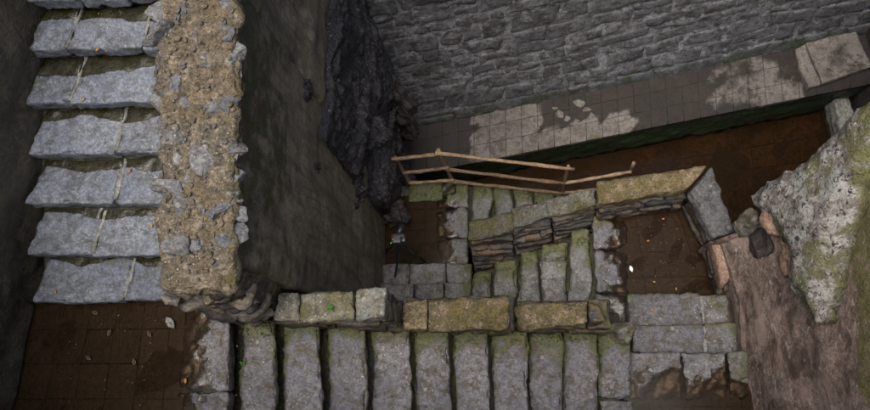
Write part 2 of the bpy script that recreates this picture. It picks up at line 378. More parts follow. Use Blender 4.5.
# ------------------------------------------------------------------ steps
def slab_step(fl, name, FL, FR, BR, BL, z, splits, mat, drop=RISE, thick=.125, over=.05, res=.022, mossf=None, wetf=None, back=.06, amp=.007, wav=.012, chip=.02, tilt=0., joint='mortar', bigr=.018, hollow=.006):
    """one step: FL/FR are the front corners (xy), BL/BR the back corners; slabs side by side, a recessed riser below"""
    FL, FR, BR, BL = [np.array(q[:2], float) for q in (FL, FR, BR, BL)]
    fw = ((FL+FR)-(BL+BR))/2; fw /= np.linalg.norm(fw)
    BLx, BRx = BL-fw*back, BR-fw*back
    st = thing(name, tuple(((FL+FR)/2).tolist())+(z-drop,)) if fl is None else None
    if st is None:
        loc = np.array([*((FL+FR+BL+BR)/4), z-drop]); st = bpy.data.objects.new(name, None); COL.objects.link(st); st.empty_display_size = .1
        st.parent = fl; st.location = loc-WLOC[fl.name]; WLOC[st.name] = loc
    ts = [0]+list(splits)+[1]
    for i in range(len(ts)-1):
        a, b = ts[i], ts[i+1]
        W = np.linalg.norm(FR-FL); g = .006/W
        a2 = a+(g if i else 0); b2 = b-(g if i < len(ts)-2 else 0)
        jz = rnd.uniform(-.006, .006); jf = rnd.uniform(-.012, .012)*fw
        q = [lerp(FL, FR, a2)+jf, lerp(FL, FR, b2)+jf, lerp(BLx, BRx, b2), lerp(BLx, BRx, a2)]
        tj = [rnd.uniform(-.006, .006) for _ in range(4)]
        top = [np.array([*q[0], z+jz+tj[0]]), np.array([*q[1], z+jz+tj[1]]), np.array([*q[2], z+jz-tilt+tj[2]]), np.array([*q[3], z+jz-tilt+tj[3]])]
        bot = [t-np.array([0, 0, thick]) for t in top]
        # keep corner order right-handed
        e1 = top[1]-top[0]; e2 = top[3]-top[0]
        if np.cross(e1, e2)[2] < 0: top = [top[1], top[0], top[3], top[2]]; bot = [bot[1], bot[0], bot[3], bot[2]]; flip = True
        else: flip = False
        V, fc, p = block(top, bot, res, bigr, amp, wav, chip)
        wp = V[:, :2]-(FL+FR)/2
        ax = (FR-FL)/W; nf = np.array([-ax[1], ax[0]]); nf = nf if nf@fw > 0 else -nf
        fr = -((V[:, :2]-FL)@nf)/max(1e-6, (FL-(BL+BR)/2)@nf)      # 0 at the front, 1 at the back
        sd = ((V[:, :2]-FL)@ax)                                            # metres from the FL side
        V[:, 2] -= hollow*np.exp(-((sd-W*.5)/(W*.3))**2)*(p[:, 2] > .6)*np.exp(-((fr-.35)/.45)**2)
        at = {'moss': (mossf(fr, sd, W, V) if mossf else np.zeros(len(V))), 'wet': (wetf(fr, sd, W, V) if wetf else np.zeros(len(V)))}
        make('slab', V, fc, mat, st, at)
    if joint:
        i2 = lambda a: a-fw*.02
        q = [lerp(i2(FL), i2(FR), .01), lerp(i2(FL), i2(FR), .99), lerp(BLx, BRx, .99), lerp(BLx, BRx, .01)]
        if len(ts) > 2:
            for t in splits:
                qq = [lerp(i2(FL), i2(FR), t-.015/W), lerp(i2(FL), i2(FR), t+.015/W), lerp(BLx, BRx, t+.015/W), lerp(BLx, BRx, t-.015/W)]
                tp = [np.array([*k, z-.007-(tilt if j > 1 else 0)]) for j, k in enumerate(qq)]
                e1 = tp[1]-tp[0]; e2 = tp[3]-tp[0]
                if np.cross(e1, e2)[2] < 0: tp = [tp[1], tp[0], tp[3], tp[2]]
                V, fc, p = block(tp, [k-np.array([0, 0, thick*.8]) for k in tp], .02, .004, .006, .004)
                make('mortar_joint', V, fc, M[joint], st)
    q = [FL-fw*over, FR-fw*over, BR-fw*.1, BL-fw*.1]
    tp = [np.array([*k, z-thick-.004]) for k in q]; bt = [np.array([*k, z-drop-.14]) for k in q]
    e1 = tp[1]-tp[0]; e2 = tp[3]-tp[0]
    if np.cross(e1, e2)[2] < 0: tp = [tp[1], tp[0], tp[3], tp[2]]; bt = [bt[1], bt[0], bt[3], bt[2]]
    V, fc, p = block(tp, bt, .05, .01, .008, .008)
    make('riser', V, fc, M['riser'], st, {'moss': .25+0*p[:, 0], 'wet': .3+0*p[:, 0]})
    return st

def line_at_y(a, b, y):
    t = (y-a[1])/(b[1]-a[1]); return lerp(a, b, t)
def line_at_x(a, b, x):
    t = (x-a[0])/(b[0]-a[0]); return lerp(a, b, t)

def tiles(parent, quad, z, nu, nv, mat, th=.05, gap=.003, jit=.002, skip=None, matf=None, res=.09, attrf=None):
    """grid of paving tiles in a quad (4 xy corners)"""
    q = [np.array(k[:2], float) for k in quad]
    def at(u, v): return lerp(lerp(q[0], q[1], u), lerp(q[3], q[2], u), v)
    Lu = np.linalg.norm(q[1]-q[0]); Lv = np.linalg.norm(q[3]-q[0])
    for i in range(nu):
        for j in range(nv):
            if skip and skip(i, j): continue
            gu, gv = gap/Lu, gap/Lv
            cs = [at(i/nu+gu, j/nv+gv), at((i+1)/nu-gu, j/nv+gv), at((i+1)/nu-gu, (j+1)/nv-gv), at(i/nu+gu, (j+1)/nv-gv)]
            zz = [z+rnd.uniform(-jit, jit) for _ in range(4)]
            tp = [np.array([*c, h]) for c, h in zip(cs, zz)]
            V, fc, p = block(tp, [t-np.array([0, 0, th]) for t in tp], res, .004, .0025, .002, minn=4)
            make('tile', V, fc, matf(i, j) if matf else mat, parent, attrf(V) if attrf else None, smooth=False)

def sheet(name, pts, z, mat, jit=.0, label=None, sub=6, parent=None, kind='structure'):
    """thin flat sheet with a ragged outline"""
    pts = [np.array(p[:2], float) for p in pts]; out = []
    for i in range(len(pts)):
        a, b = pts[i], pts[(i+1) % len(pts)]
        for k in range(sub): out.append(lerp(a, b, k/sub))
    out = np.array([[*p, z] for p in out]); SEED[0] += 1
    if jit:
        out[:, 0] += jit*fbm(out*6+SEED[0]*3.1, 2, 3); out[:, 1] += jit*fbm(out*6+SEED[0]*3.1+50, 4, 3)
    o = make(name, out, [list(range(len(out)))], mat, parent, smooth=False)
    if parent is None: tag(o, label, None, None, kind)
    return o

# ================================================================== GROUND / BASIN
WZ = -6.1
bed = thing('basin_floor', (1.2, 2.6, WZ-.1), 'silty tiled bottom of the well under brown water', None, None, 'structure')
V, fc, p = block([(-4.5, -1.5, WZ-.092), (6.5, -1.5, WZ-.092), (6.5, 6.5, WZ-.092), (-4.5, 6.5, WZ-.092)], [(-4.5, -1.5, WZ-.6), (6.5, -1.5, WZ-.6), (6.5, 6.5, WZ-.6), (-4.5, 6.5, WZ-.6)], .3, .02, .01, .01)
make('silt', V, fc, M['mudtile'], bed)
def orange(n, c):
    s = n.noise(2.1, 5, .65, n.mapv((1, 1, 0)), .6)
    return n.mix(n.mr(s, .54, .74), c, (.06, .034, .014))
M['bedtile'] = stone_mat('basin_tile', (.055, .042, .028), (.07, .05, .03), (.04, .03, .018), moss_bias=-.15, lichen=.05, pit=.2, streak=orange, var=.4, bumpd=.006)
tiles(bed, [(-.6, 2.55), (4.4, 2.55), (4.4, 4.0), (-.6, 3.05)], WZ-.09, 15, 4, M['bedtile'], .06, .004)
tiles(bed, [(1.95, 1.65), (4.4, 1.65), (4.4, 2.54), (1.95, 2.54)], WZ-.09, 8, 3, M['bedtile'], .06, .004)
sheet('water', [(-2.4, 2.0), (5, 2.0), (5, 5), (-2.4, 5)], WZ, M['water'], 0, 'still brown water over the tiled bottom of the well')
sheet('water', [(2.02, .4), (5, .4), (5, 1.999), (2.02, 1.999)], WZ-.004, M['water'], 0, 'still brown water behind the lichen covered rock')

# ================================================================== FLIGHT A (left)
A = thing('stair_flight', (-2.6, 1.6, 0), 'upper flight of blue grey slab steps beside the rubble topped wall', 'stairs')
nose = {1: (301, 30), 2: (255, 25), 3: (203, 25), 4: (154, 25), 5: (103, 23), 6: (51, 26), 7: (0, 25), 8: (-52, 24), 9: (-106, 24)}
FA = {}
for j, (y, xl) in nose.items():
    z = j*RISE; f = P(xl, y, z); FA[j] = f
def a_right(y): return np.array([-1.98, y])
jsp = {1: [.46], 2: [.33, .74], 3: [.45, .82], 4: [.47], 5: [.25, .72], 6: [.22, .66], 7: [.3, .6], 8: [.5], 9: [.4]}
def wetA(j):
    ph = rnd.uniform(0, 10); depth = {1: .08, 2: .13, 3: .17, 4: .22, 5: .24, 6: .2, 7: .16}.get(j, .16)
    def f(fr, sd, W, V):
        e = 1-depth+.13*fbm(np.stack([sd*4+ph, fr*0+j, fr*0], 1), 3, 3)
        return .5+np.clip((fr-e)*3, -.8, .8)
    return f
for j in range(1, 10):
    z = j*RISE; f = FA[j]; y0 = f[1]
    y1 = FA[j+1][1] if j < 9 else y0+.3
    FR_ = np.array([a_right(y0)[0]+.0, y0-.015]); FL_ = f[:2]
    sl = -.24                                             # the left wall runs askew
    BL_ = np.array([FL_[0]+(y1-y0)*.25+.03, y1+.0]); BR_ = np.array([a_right(y1)[0], y1-.015])
    slab_step(A, 'step', FL_, FR_, BR_, BL_, z, jsp[j], M['tread_up'], mossf=lambda fr, sd, W, V: .36*np.exp(-sd/.06)+.28*sstep(.75, 1.0, fr), wetf=wetA(j), tilt=.012, res=.018, back=.05, thick=.13, amp=.006, chip=.03, wav=.005, bigr=.014)
core = [(-3.5, .72, .02), (-1.95, .72, .02), (-1.95, 3.4, 1.55), (-2.95, 3.4, 1.55)]
V, fc, p = block(core, [(x, y, -1.2) for x, y, z in core], .15, .02, .01, .01)
make('core', V, fc, M['riser'], A)

# ================================================================== LANDING 1
l1L0, l1L1 = P(35, 312, 0), P(12, 410, 0)
def l1left(y): return line_at_y(l1L0[:2], l1L1[:2], y)
yN = -.78
B0a, B0b = P(229, 335, 0), P(230, 410, 0)
x_in = P(190, 360, 0)[0]
la = thing('landing', (-2.8, 0, -.3), 'top landing of square tiles under dark shallow water', None, None, 'structure')
V, fc, p = block([(-3.9, yN, -.0305), (x_in+.1, yN, -.0305), (x_in+.1, .8, -.0305), (-3.6, .8, -.0305)], [(-3.9, yN, -1.3), (x_in+.3, yN, -1.3), (x_in+.3, .8, -1.3), (-3.6, .8, -1.3)], .2, .02, .01, .01)
make('bed', V, fc, M['bed'], la)
tiles(la, [(l1left(yN)[0], yN), (x_in+.03, yN), (x_in+.03, .72), (l1left(.72)[0], .72)], -.028, 6, 6, M['mudtile'], .05, .0012)
for (ya, yb) in ((.62, .03), (.02, -.42), (-.43, yN)):
    tp = [np.array([x_in-.09, yb, -.026]), np.array([line_at_y(B0a[:2], B0b[:2], yb)[0], yb, .028]), np.array([line_at_y(B0a[:2], B0b[:2], ya)[0], ya, .028]), np.array([x_in-.09, ya, -.026])]
    V, fc, p = block(tp, [t-np.array([0, 0, .14]) for t in tp], .018, .022, .011, .014, .02)
    make('nosing_slab', V, fc, M['tread'], la, {'moss': .3*sstep(.45, .62, V[:, 1]), 'wet': .5+np.clip((.001-V[:, 2])*50, -.6, .6)})
V, fc, p = block([(x_in+.05, yN, -.12), (B0a[0]-.03, yN, -.12), (B0a[0]-.03, .7, -.12), (x_in+.05, .7, -.12)], [(x_in+.05, yN, -.3), (B0a[0]-.03, yN, -.3), (B0a[0]-.03, .7, -.3), (x_in+.05, .7, -.3)], .06, .01, .008, .006)
make('riser', V, fc, M['riser'], la)
sheet('puddle', [(-3.9, yN), (x_in+.2, yN), (x_in+.2, .75), (-3.6, .75)], -.004, M['puddle'], 0, 'shallow dark puddle covering the tiled top landing')

# ================================================================== FLIGHT B
B = thing('stair_flight', (-.5, -.1, L(11)), 'long flight of grey steps beneath the stepped yellow mossy parapet', 'stairs')
bx = [229, 273, 320, 365, 409, 450, 489, 526, 560, 597, 630]
Bf = []
for k, x in enumerate(bx):
    a, b = P(x, 335, L(k)), P(x+1, 410, L(k)); Bf.append((a[:2], b[:2]))
yT = .56
for k in range(1, 11):
    a, b = Bf[k]; a0, b0 = Bf[k-1]
    FL_, FR_ = line_at_y(a, b, yT), line_at_y(a, b, yN)
    BL_, BR_ = line_at_y(a0, b0, yT), line_at_y(a0, b0, yN)
    spl = [[.62], [.58], [], [.66], [], [.6], [], [.7], [.55], [.45]][k-1]
    mo = rnd.uniform(.45, .8)
    slab_step(B, 'step', FL_, FR_, BR_, BL_, L(k), spl, M['tread'], mossf=lambda fr, sd, W, V, mo=mo: mo*np.exp(-np.maximum(sd-.06, 0)/.13)+.42*sstep(.7, 1., fr)+.22*np.exp(-fr/.08)-.03,
              wetf=lambda fr, sd, W, V: .22+.3*sstep(.8, 1, fr)+.14*fbm(V*1.7, 12, 3), res=.016, amp=.008, wav=.017, chip=.045, bigr=.016, joint=None, hollow=.014, thick=.09, over=.085, back=-.018)
q = [(-2.2, yN, -.35), (Bf[10][0][0]-.05, yN, L(10)-.3), (Bf[10][0][0]-.05, .75, L(10)-.3), (-2.2, .75, -.35)]
V, fc, p = block(q, [(x, y, -4.6) for x, y, z in q], .2, .02, .01, .01); make('core', V, fc, M['riser'], B)

# ================================================================== LANDING 2 / C STEPS
z2 = L(11)
Rb = [np.array([2.12, -.9]), np.array([2.03, -.14]), np.array([2.01, .22]), np.array([2.01, .88]), np.array([1.87, 1.42]), np.array([1.69, 1.82])]   # foot of the brown wall
def rwall(y):
    pts = Rb
    for i in range(len(pts)-1):
        if pts[i][1] <= y <= pts[i+1][1]: return line_at_y(pts[i], pts[i+1], y)[0]
    return pts[0][0] if y < pts[0][1] else pts[-1][0]
xB = P(630, 370, z2)[0]
lb = thing('landing', (1.6, -.2, z2-.3), 'landing with a dark puddle at the foot of the brown wall', None, None, 'structure')
yc0 = P(680, 353, z2)[1]; yc0b = P(680, 388, z2)[1]
V, fc, p = block([(xB-.2, yN, z2-.0325), (2.5, yN, z2-.0325), (2.3, yc0-.05, z2-.0325), (xB-.2, yc0-.05, z2-.0325)], [(xB-.2, yN, -4.6), (2.5, yN, -4.6), (2.3, yc0-.05, -4.6), (xB-.2, yc0-.05, -4.6)], .15, .02, .01, .01)
make('bed', V, fc, M['bed'], lb)
tiles(lb, [(xB-.06, yN), (2.3, yN), (2.2, yc0b+.06), (xB-.06, yc0b+.06)], z2-.03, 5, 4, M['mudtile'], .05, .0012)
fr2 = [xB-.03, xB+.46, xB+.86, 2.16]
for i in range(3):
    tp = [np.array([fr2[i]+.004, yc0b-.11, z2-.026]), np.array([fr2[i+1]-.004, yc0b-.11, z2-.026]), np.array([fr2[i+1]-.004, yc0, z2+.028]), np.array([fr2[i]+.004, yc0, z2+.028])]
    V, fc, p = block(tp, [t-np.array([0, 0, .16]) for t in tp], .02, .02, .011, .012, .02)
    make('nosing_slab', V, fc, M['tread'], lb, {'moss': .1+.3*sstep(1.5, 2.1, V[:, 0]), 'wet': .5+np.clip((z2+.001-V[:, 2])*50, -.6, .6)})
sheet('puddle', [(xB-.06, yN), (2.35, yN), (2.1, yc0-.04), (xB-.06, yc0-.04)], z2-.004, M['puddle'], 0, 'shallow dark puddle on the landing at the foot of the brown wall')

C = thing('stair_flight', (1.6, .6, L(14)), 'two short broad steps down toward the square dark puddle', 'stairs')
cy = [P(680, 353, L(11))[1], P(680, 324, L(12))[1], P(680, 294, L(13))[1]]
xC = P(631, 310, L(12))[0]
for k in (1, 2):
    y1, y0 = cy[k], cy[k-1]
    slab_step(C, 'step', (xC, y1), (rwall(y1)+.02, y1), (rwall(y0)+.02, y0), (xC, y0), L(11+k), [[.68], [.72]][k-1], M['tread'], drop=RISE,
              mossf=lambda fr, sd, W, V: .3*np.exp(-np.maximum(W-sd, 0)/.12)+.3*np.exp(-fr/.1)+.1, res=.02, amp=.007, wav=.012, chip=.02, thick=.15, over=.02)
V, fc, p = block([(xC+.01, .1, L(12)-.17), (2.1, .1, L(12)-.17), (2.05, cy[2]-.03, L(13)-.17), (xC+.01, cy[2]-.03, L(13)-.17)], [(xC+.01, .1, -4.6), (2.1, .1, -4.6), (2.05, cy[2]-.03, -4.6), (xC+.01, cy[2]-.03, -4.6)], .1, .02, .01, .01)
make('core', V, fc, M['riser'], C)

# ================================================================== LANDING 3 + FLIGHT D
z3 = L(14)
lc = thing('landing', (1.4, 1.3, z3-.3), 'square landing of wet brown tiles enclosed by the corner parapet', None, None, 'structure')
xi = P(619, 260, z3)[0]; xf = P(595, 260, z3)[0]
yD0, yD1 = .62, 1.80
V, fc, p = block([(xi-.02, .5, z3-.0305), (2.1, .5, z3-.0305), (1.85, 2.0, z3-.0305), (xi-.02, 2.0, z3-.0305)], [(xf+.05, .5, -6), (2.1, .5, -6), (1.85, 2.0, -6), (xf+.05, 2.0, -6)], .15, .02, .01, .01)
make('bed', V, fc, M['bed'], lc)
tiles(lc, [(xi-.02, cy[2]-.06), (2.12, cy[2]-.06), (1.80, 1.9), (xi-.02, 1.9)], z3-.028, 4, 4, M['mudtile'], .05, .0012)
for (ya, yb) in ((1.78, 1.42), (1.41, .98), (.97, .6)):
    tp = [np.array([xf, yb, z3+.024]), np.array([xi+.09, yb, z3-.026]), np.array([xi+.09, ya, z3-.026]), np.array([xf, ya, z3+.024])]
    V, fc, p = block(tp, [t-np.array([0, 0, .15]) for t in tp], .02, .02, .01, .013, .02)
    make('nosing_slab', V, fc, M['tread'], lc, {'moss': .3*sstep(1.55, 1.75, V[:, 1])+.1, 'wet': .5+np.clip((z3+.001-V[:, 2])*50, -.6, .6)})
sheet('puddle', [(xi-.18, cy[2]-.06), (2.12, cy[2]-.06), (1.82, 1.9), (xi-.18, 1.9)], z3-.004, M['puddle'], 0, 'square brown puddle in the corner of the parapet')

D = thing('stair_flight', (.2, 1.2, L(20)), 'middle flight of worn mossy steps running between the two low parapets', 'stairs')
dx = [595, 571, 542, 519, 494, 472]
Df = []
for k, x in enumerate(dx):
    a, b = P(x, 240, L(14+k)), P(x, 290, L(14+k)); Df.append((a[:2], b[:2]))
for k in range(1, 6):
    a, b = Df[k]; a0, b0 = Df[k-1]
    yt = 1.72-.07*k
    FL_, FR_ = line_at_y(a, b, yt), line_at_y(a, b, yD0); BL_, BR_ = line_at_y(a0, b0, yt), line_at_y(a0, b0, yD0)
    slab_step(D, 'step', FL_, FR_, BR_, BL_, L(14+k), [[], [.2], [], [], []][k-1], M['tread_low'], drop=RISE, mossf=lambda fr, sd, W, V: .75*np.exp(-np.maximum(sd-.08, 0)/.09)+.28*sstep(.6, 1, fr)+.05,
              wetf=lambda fr, sd, W, V: .2+.2*sstep(.85, 1, fr), res=.02, amp=.012, wav=.03, chip=.04, joint=None, bigr=.03, thick=.09, over=.08, back=-.028)
V, fc, p = block([(Df[5][0][0]+.05, .6, L(20)), (Df[0][0][0]-.05, .6, L(15)-.2), (Df[0][0][0]-.05, 1.7, L(15)-.2), (Df[5][0][0]+.05, 1.5, L(20))], [(Df[5][0][0]+.05, .6, -6), (Df[0][0][0]-.05, .6, -6), (Df[0][0][0]-.05, 1.7, -6), (Df[5][0][0]+.05, 1.5, -6)], .15, .02, .01, .01)
make('core', V, fc, M['riser'], D)

# ================================================================== LANDING 4, E STEP, LANDING 5, FLIGHT F
z4, z5 = L(20), L(22)
ld = thing('landing', (-1, 1, z4-.3), 'small grey stone landing at the foot of the dark plastered wall', None, None, 'structure')
xl4, xr4 = -1.58, P(470, 290, z4)[0]
y4 = P(430, 283, z4)[1]; y4e = P(430, 263, L(21))[1]
for (xa, xb) in ((xl4, -1.18), (-1.175, -.84), (-.835, xr4+.02)):
    tp = [np.array([xa, .55, z4]), np.array([xb, .55, z4]), np.array([xb, y4, z4+.004]), np.array([xa, y4, z4+.004])]
    V, fc, p = block(tp, [t-np.array([0, 0, .15]) for t in tp], .025, .016, .006, .01, .015)
    make('nosing_slab', V, fc, M['tread_low'], ld, {'moss': .1+.5*sstep(-.75, -.55, V[:, 0])})
V, fc, p = block([(xl4, .5, z4-.14), (xr4+.03, .5, z4-.14), (xr4+.03, y4-.03, z4-.14), (xl4, y4-.03, z4-.14)], [(xl4, .5, -6), (xr4+.03, .5, -6), (xr4+.03, y4-.03, -6), (xl4, y4-.03, -6)], .15, .02, .01, .01)
make('bed', V, fc, M['riser'], ld)
E = thing('stair_flight', (-1, 1.4, z5), 'single low step between the small stone landing and the tripod puddle', 'stairs')
xrE = P(472, 270, L(21))[0]
slab_step(E, 'step', (xl4, y4e), (xrE, y4e-.02), (xrE, y4), (xl4, y4), L(21), [.3, .72], M['tread_low'], drop=RISE, mossf=lambda fr, sd, W, V: .1+.6*np.exp(-np.maximum(W-sd, 0)/.08)+.3*np.exp(-sd/.1), res=.025, joint=None)

le = thing('landing', (-1, 2, z5-.3), 'lowest tiled landing with brown puddle inside the wooden railing', None, None, 'structure')
xi5, xf5 = P(443, 230, z5)[0], P(468, 200, z5)[0]
yF1 = 2.50
V, fc, p = block([(-1.7, 1.3, z5-.0305), (xi5+.02, 1.3, z5-.0305), (xi5+.02, yF1, z5-.0305), (-1.7, yF1, z5-.0305)], [(-1.7, 1.3, -6.3), (xf5-.05, 1.3, -6.3), (xf5-.05, yF1, -6.3), (-1.7, yF1, -6.3)], .1, .02, .012, .01)
make('bed', V, fc, M['slime'], le)
tiles(le, [(-1.6, y4e-.08), (xi5+.03, y4e-.08), (xi5+.03, yF1-.05), (-1.6, yF1-.05)], z5-.028, 3, 4, M['mudtile'], .05, .0012)
for (ya, yb) in ((yF1+.02, 2.2), (2.19, 1.82), (1.81, 1.5)):
    tp = [np.array([xi5-.08, yb, z5-.026]), np.array([xf5, yb, z5+.024]), np.array([xf5, ya, z5+.024]), np.array([xi5-.08, ya, z5-.026])]
    V, fc, p = block(tp, [t-np.array([0, 0, .15]) for t in tp], .024, .02, .01, .013, .02)
    make('nosing_slab', V, fc, M['tread_low'], le, {'moss': .55*sstep(2.1, 2.5, V[:, 1])+.1, 'wet': .5+np.clip((z5+.001-V[:, 2])*50, -.6, .6)})
tp = [np.array([-1.3, 2.28, z5+.01]), np.array([xi5, 2.3, z5+.01]), np.array([xi5, yF1+.03, z5+.015]), np.array([-1.3, yF1+.02, z5+.015])]
V, fc, p = block(tp, [t-np.array([0, 0, .15]) for t in tp], .03, .02, .01, .015, .02); make('nosing_slab', V, fc, M['tread_low'], le, {'moss': .75+0*p[:, 0]})
sheet('puddle', [(-1.6, y4e-.08), (xi5+.2, y4e-.08), (xi5+.2, 2.36), (-1.6, 2.36)], z5-.004, M['puddle'], 0, 'brown puddle on the lowest landing below the railing')

FF = thing('stair_flight', (.4, 2.2, L(33)), 'lowest flight of mossy steps along the wooden railing', 'stairs')
fx = [468, 490.5, 512, 531, 553.5, 574]
Fxw = [P(x, 195, L(22+k))[0] for k, x in enumerate(fx)]
while len(Fxw) < 12: Fxw.append(Fxw[-1]+.27)
for k in range(1, 12):
    slab_step(FF, 'step', (Fxw[k], yF1+.01+.012*k), (Fxw[k]+.02, 1.75), (Fxw[k-1]+.02, 1.75), (Fxw[k-1], yF1+.01+.012*k), L(22+k), [], M['tread_low'], drop=RISE,
              mossf=lambda fr, sd, W, V: .8*np.exp(-np.maximum(sd-.04, 0)/.12)+.25*sstep(.6, 1, fr)+.02, res=.024, amp=.012, wav=.028, chip=.04, joint=None, bigr=.03, thick=.09, over=.08, back=-.028)
V, fc, p = block([(Fxw[0]-.08, 1.72, L(23)-.2), (Fxw[11], 1.72, L(34)-.1), (Fxw[11], yF1+.02, L(34)-.1), (Fxw[0]-.08, yF1-.02, L(23)-.2)], [(Fxw[0]-.08, 1.72, -6.4), (Fxw[11], 1.72, -6.4), (Fxw[11], yF1+.02, -6.4), (Fxw[0]-.08, yF1-.02, -6.4)], .12, .02, .012, .01)
make('core', V, fc, M['slime'], FF)

# ================================================================== PARAPET B
def quadpx(pts, z): return [P(x, y, z) for x, y in pts]
def cap(parent, pts, z, th, mat, moss=.2, res=.018, name='cap_stone', r=.02, amp=.01, wav=.016, chip=.03, zz=None):
    """pts: near-left, near-right, far-right, far-left in the photograph"""
    tp = [P(x, y, z if zz is None else zz[i]) for i, (x, y) in enumerate(pts)]
    V, fc, p = block(tp, [t-np.array([0, 0, th]) for t in tp], res, r, amp, wav, chip, bottom=True)
    return make(name, V, fc, mat, parent, {'moss': moss+0*p[:, 0]})
PB = thing('parapet', (-.5, .6, -1.5), 'low stepped parapet with yellow mossy caps above the long flight', 'parapet')
cap(PB, [(272, 320), (297, 322), (297, 292), (275, 293)], .20, .16, M['cap'], .1)
cap(PB, [(298, 322), (355, 321), (355, 291), (298, 292)], .20, .15, M['cap'], .3)
cap(PB, [(356, 321), (384, 319), (385, 286), (356, 288)], .215, .17, M['cap'], .05)
cap(PB, [(401, 330), (427, 331), (427, 300), (401, 303)], -.36, .15, M['cap_ochre'], -.05)
cap(PB, [(428, 331), (510, 329), (508, 297), (428, 299)], -.35, .17, M['cap_ochre'], .3)
cap(PB, [(516, 331), (588, 322), (588, 301), (514, 303)], -.86, .18, M['cap_ochre'], .2)
cap(PB, [(589, 325), (607, 323), (600, 305), (589, 302)], -.92, .2, M['course'], .35, r=.04)
def courses(parent, a, b, ztop, zbot, thick, n, mat, jn=.03, moss=.2, lean=.0, ch=.13, res=.03, proud=.02):
    """stack of irregular flat stones from a to b (xy of the near face), thick away from it"""
    a = np.array(a, float); b = np.array(b, float); Lh = np.linalg.norm(b-a); ax = (b-a)/Lh; nr = np.array([-ax[1], ax[0]])
    z = zbot; 
    while z < ztop-.03:
        h = min(rnd.uniform(ch*.6, ch*1.35), ztop-z)
        if ztop-z-h < .04: h = ztop-z
        s = 0.
        while s < Lh-.02:
            w = rnd.uniform(.18, .5); e = min(Lh, s+w)
            if Lh-e < .1: e = Lh
            o = rnd.uniform(-proud, proud)-lean*(ztop-z)
            q = [a+ax*(s+.004)+nr*o, a+ax*(e-.004)+nr*(o+rnd.uniform(-.01, .01)), a+ax*(e-.004)+nr*thick, a+ax*(s+.004)+nr*thick]
            tl = rnd.uniform(-.01, .01)
            tp = [np.array([*k, z+h-.004+(tl if i in (1, 2) else 0)]) for i, k in enumerate(q)]; bt = [np.array([*k, z+.004]) for k in q]
            V, fc, p = block(tp, bt, res, .018, .012, .016, .02)
            make('course_stone', V, fc, mat, parent, {'moss': moss+0*p[:, 0]})
            s = e
        z += h
def zB(x):   # stepped underside of the caps along the flight
    return x
a1, a2 = P(272, 321, .05), P(386, 320, .05)
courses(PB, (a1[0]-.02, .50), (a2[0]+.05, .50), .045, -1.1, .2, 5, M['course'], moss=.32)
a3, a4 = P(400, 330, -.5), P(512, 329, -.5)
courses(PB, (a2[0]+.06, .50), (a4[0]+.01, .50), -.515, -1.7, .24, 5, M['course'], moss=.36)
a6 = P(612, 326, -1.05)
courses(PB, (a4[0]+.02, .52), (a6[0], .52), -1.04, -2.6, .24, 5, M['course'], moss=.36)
V, fc, p = block([(-1.72, .56, -1.05), (a6[0]-.02, .56, -2.3), (a6[0]-.02, .72, -2.3), (-1.72, .72, -1.05)], [(-1.72, .56, -5), (a6[0]-.02, .56, -5), (a6[0]-.02, .72, -5), (-1.72, .72, -5)], .1, .02, .02, .02)
make('core', V, fc, M['course'], PB)
v, f = rock(P(622, 334, -1.75), (.13, .12, .2), (0, 0, .3), 4, 8, .04); make('end_stone', v, f, M['cap'], PB, {'moss': .25+0*v[:, 0]})

# ================================================================== PARAPET D
PD = thing('parapet', (.6, 1.8, -3.6), 'rough layered stone parapet turning the corner around the square puddle', 'parapet')
cap(PD, [(598, 204), (686, 190), (708, 164), (597, 181)], -1.92, .17, M['cap_ochre'], .25, zz=[-1.94, -1.9, -1.9, -1.94])
cap(PD, [(550, 217), (598, 206), (597, 188), (546, 199)], -2.22, .15, M['capmoss'], .25, zz=[-2.33, -2.12, -2.12, -2.33], wav=.025)
cap(PD, [(512, 228), (551, 218), (547, 199), (511, 209)], -2.42, .14, M['capmoss'], .15, zz=[-2.52, -2.35, -2.35, -2.52], wav=.025)
cap(PD, [(469, 240), (513, 229), (512, 210), (468, 221)], -2.66, .15, M['capmoss'], .35, zz=[-2.74, -2.54, -2.54, -2.74], wav=.025)
# right-hand return
cap(PD, [(690, 192), (712, 240), (736, 234), (712, 166)], -2.0, .16, M['rubble'], .05, zz=[-1.93, -2.05, -2.05, -1.93])
cap(PD, [(712, 241), (722, 288), (741, 270), (737, 235)], -2.06, .18, M['pinkstone'], -.05, r=.03)
def P2(x, y, z): return P(x, y, z)[:2]
pD0, pD1, pD2, pD3 = P2(470, 243, -2.85), P2(513, 235, -2.6), P2(597, 214, -2.4), P2(688, 196, -2.1)
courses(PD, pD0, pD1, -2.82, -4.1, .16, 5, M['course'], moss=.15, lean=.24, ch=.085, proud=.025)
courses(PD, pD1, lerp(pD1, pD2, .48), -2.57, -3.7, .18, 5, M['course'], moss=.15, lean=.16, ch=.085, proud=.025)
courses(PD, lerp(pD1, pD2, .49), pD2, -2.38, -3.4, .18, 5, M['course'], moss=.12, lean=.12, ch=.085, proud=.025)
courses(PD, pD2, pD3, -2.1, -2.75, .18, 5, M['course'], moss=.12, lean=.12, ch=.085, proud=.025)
r0, r1, r2 = P2(690, 197, -2.1), P2(710, 241, -2.2), P2(722, 292, -2.2)
courses(PD, r0, r1, -2.1, -2.7, .16, 4, M['course'], moss=.2, lean=.03, ch=.12)
courses(PD, r1, r2, -2.23, -2.7, .14, 4, M['course'], moss=.2, lean=.03, ch=.12)
b0, b3 = pD0+np.array([.03, .06]), pD3+np.array([0, .06])
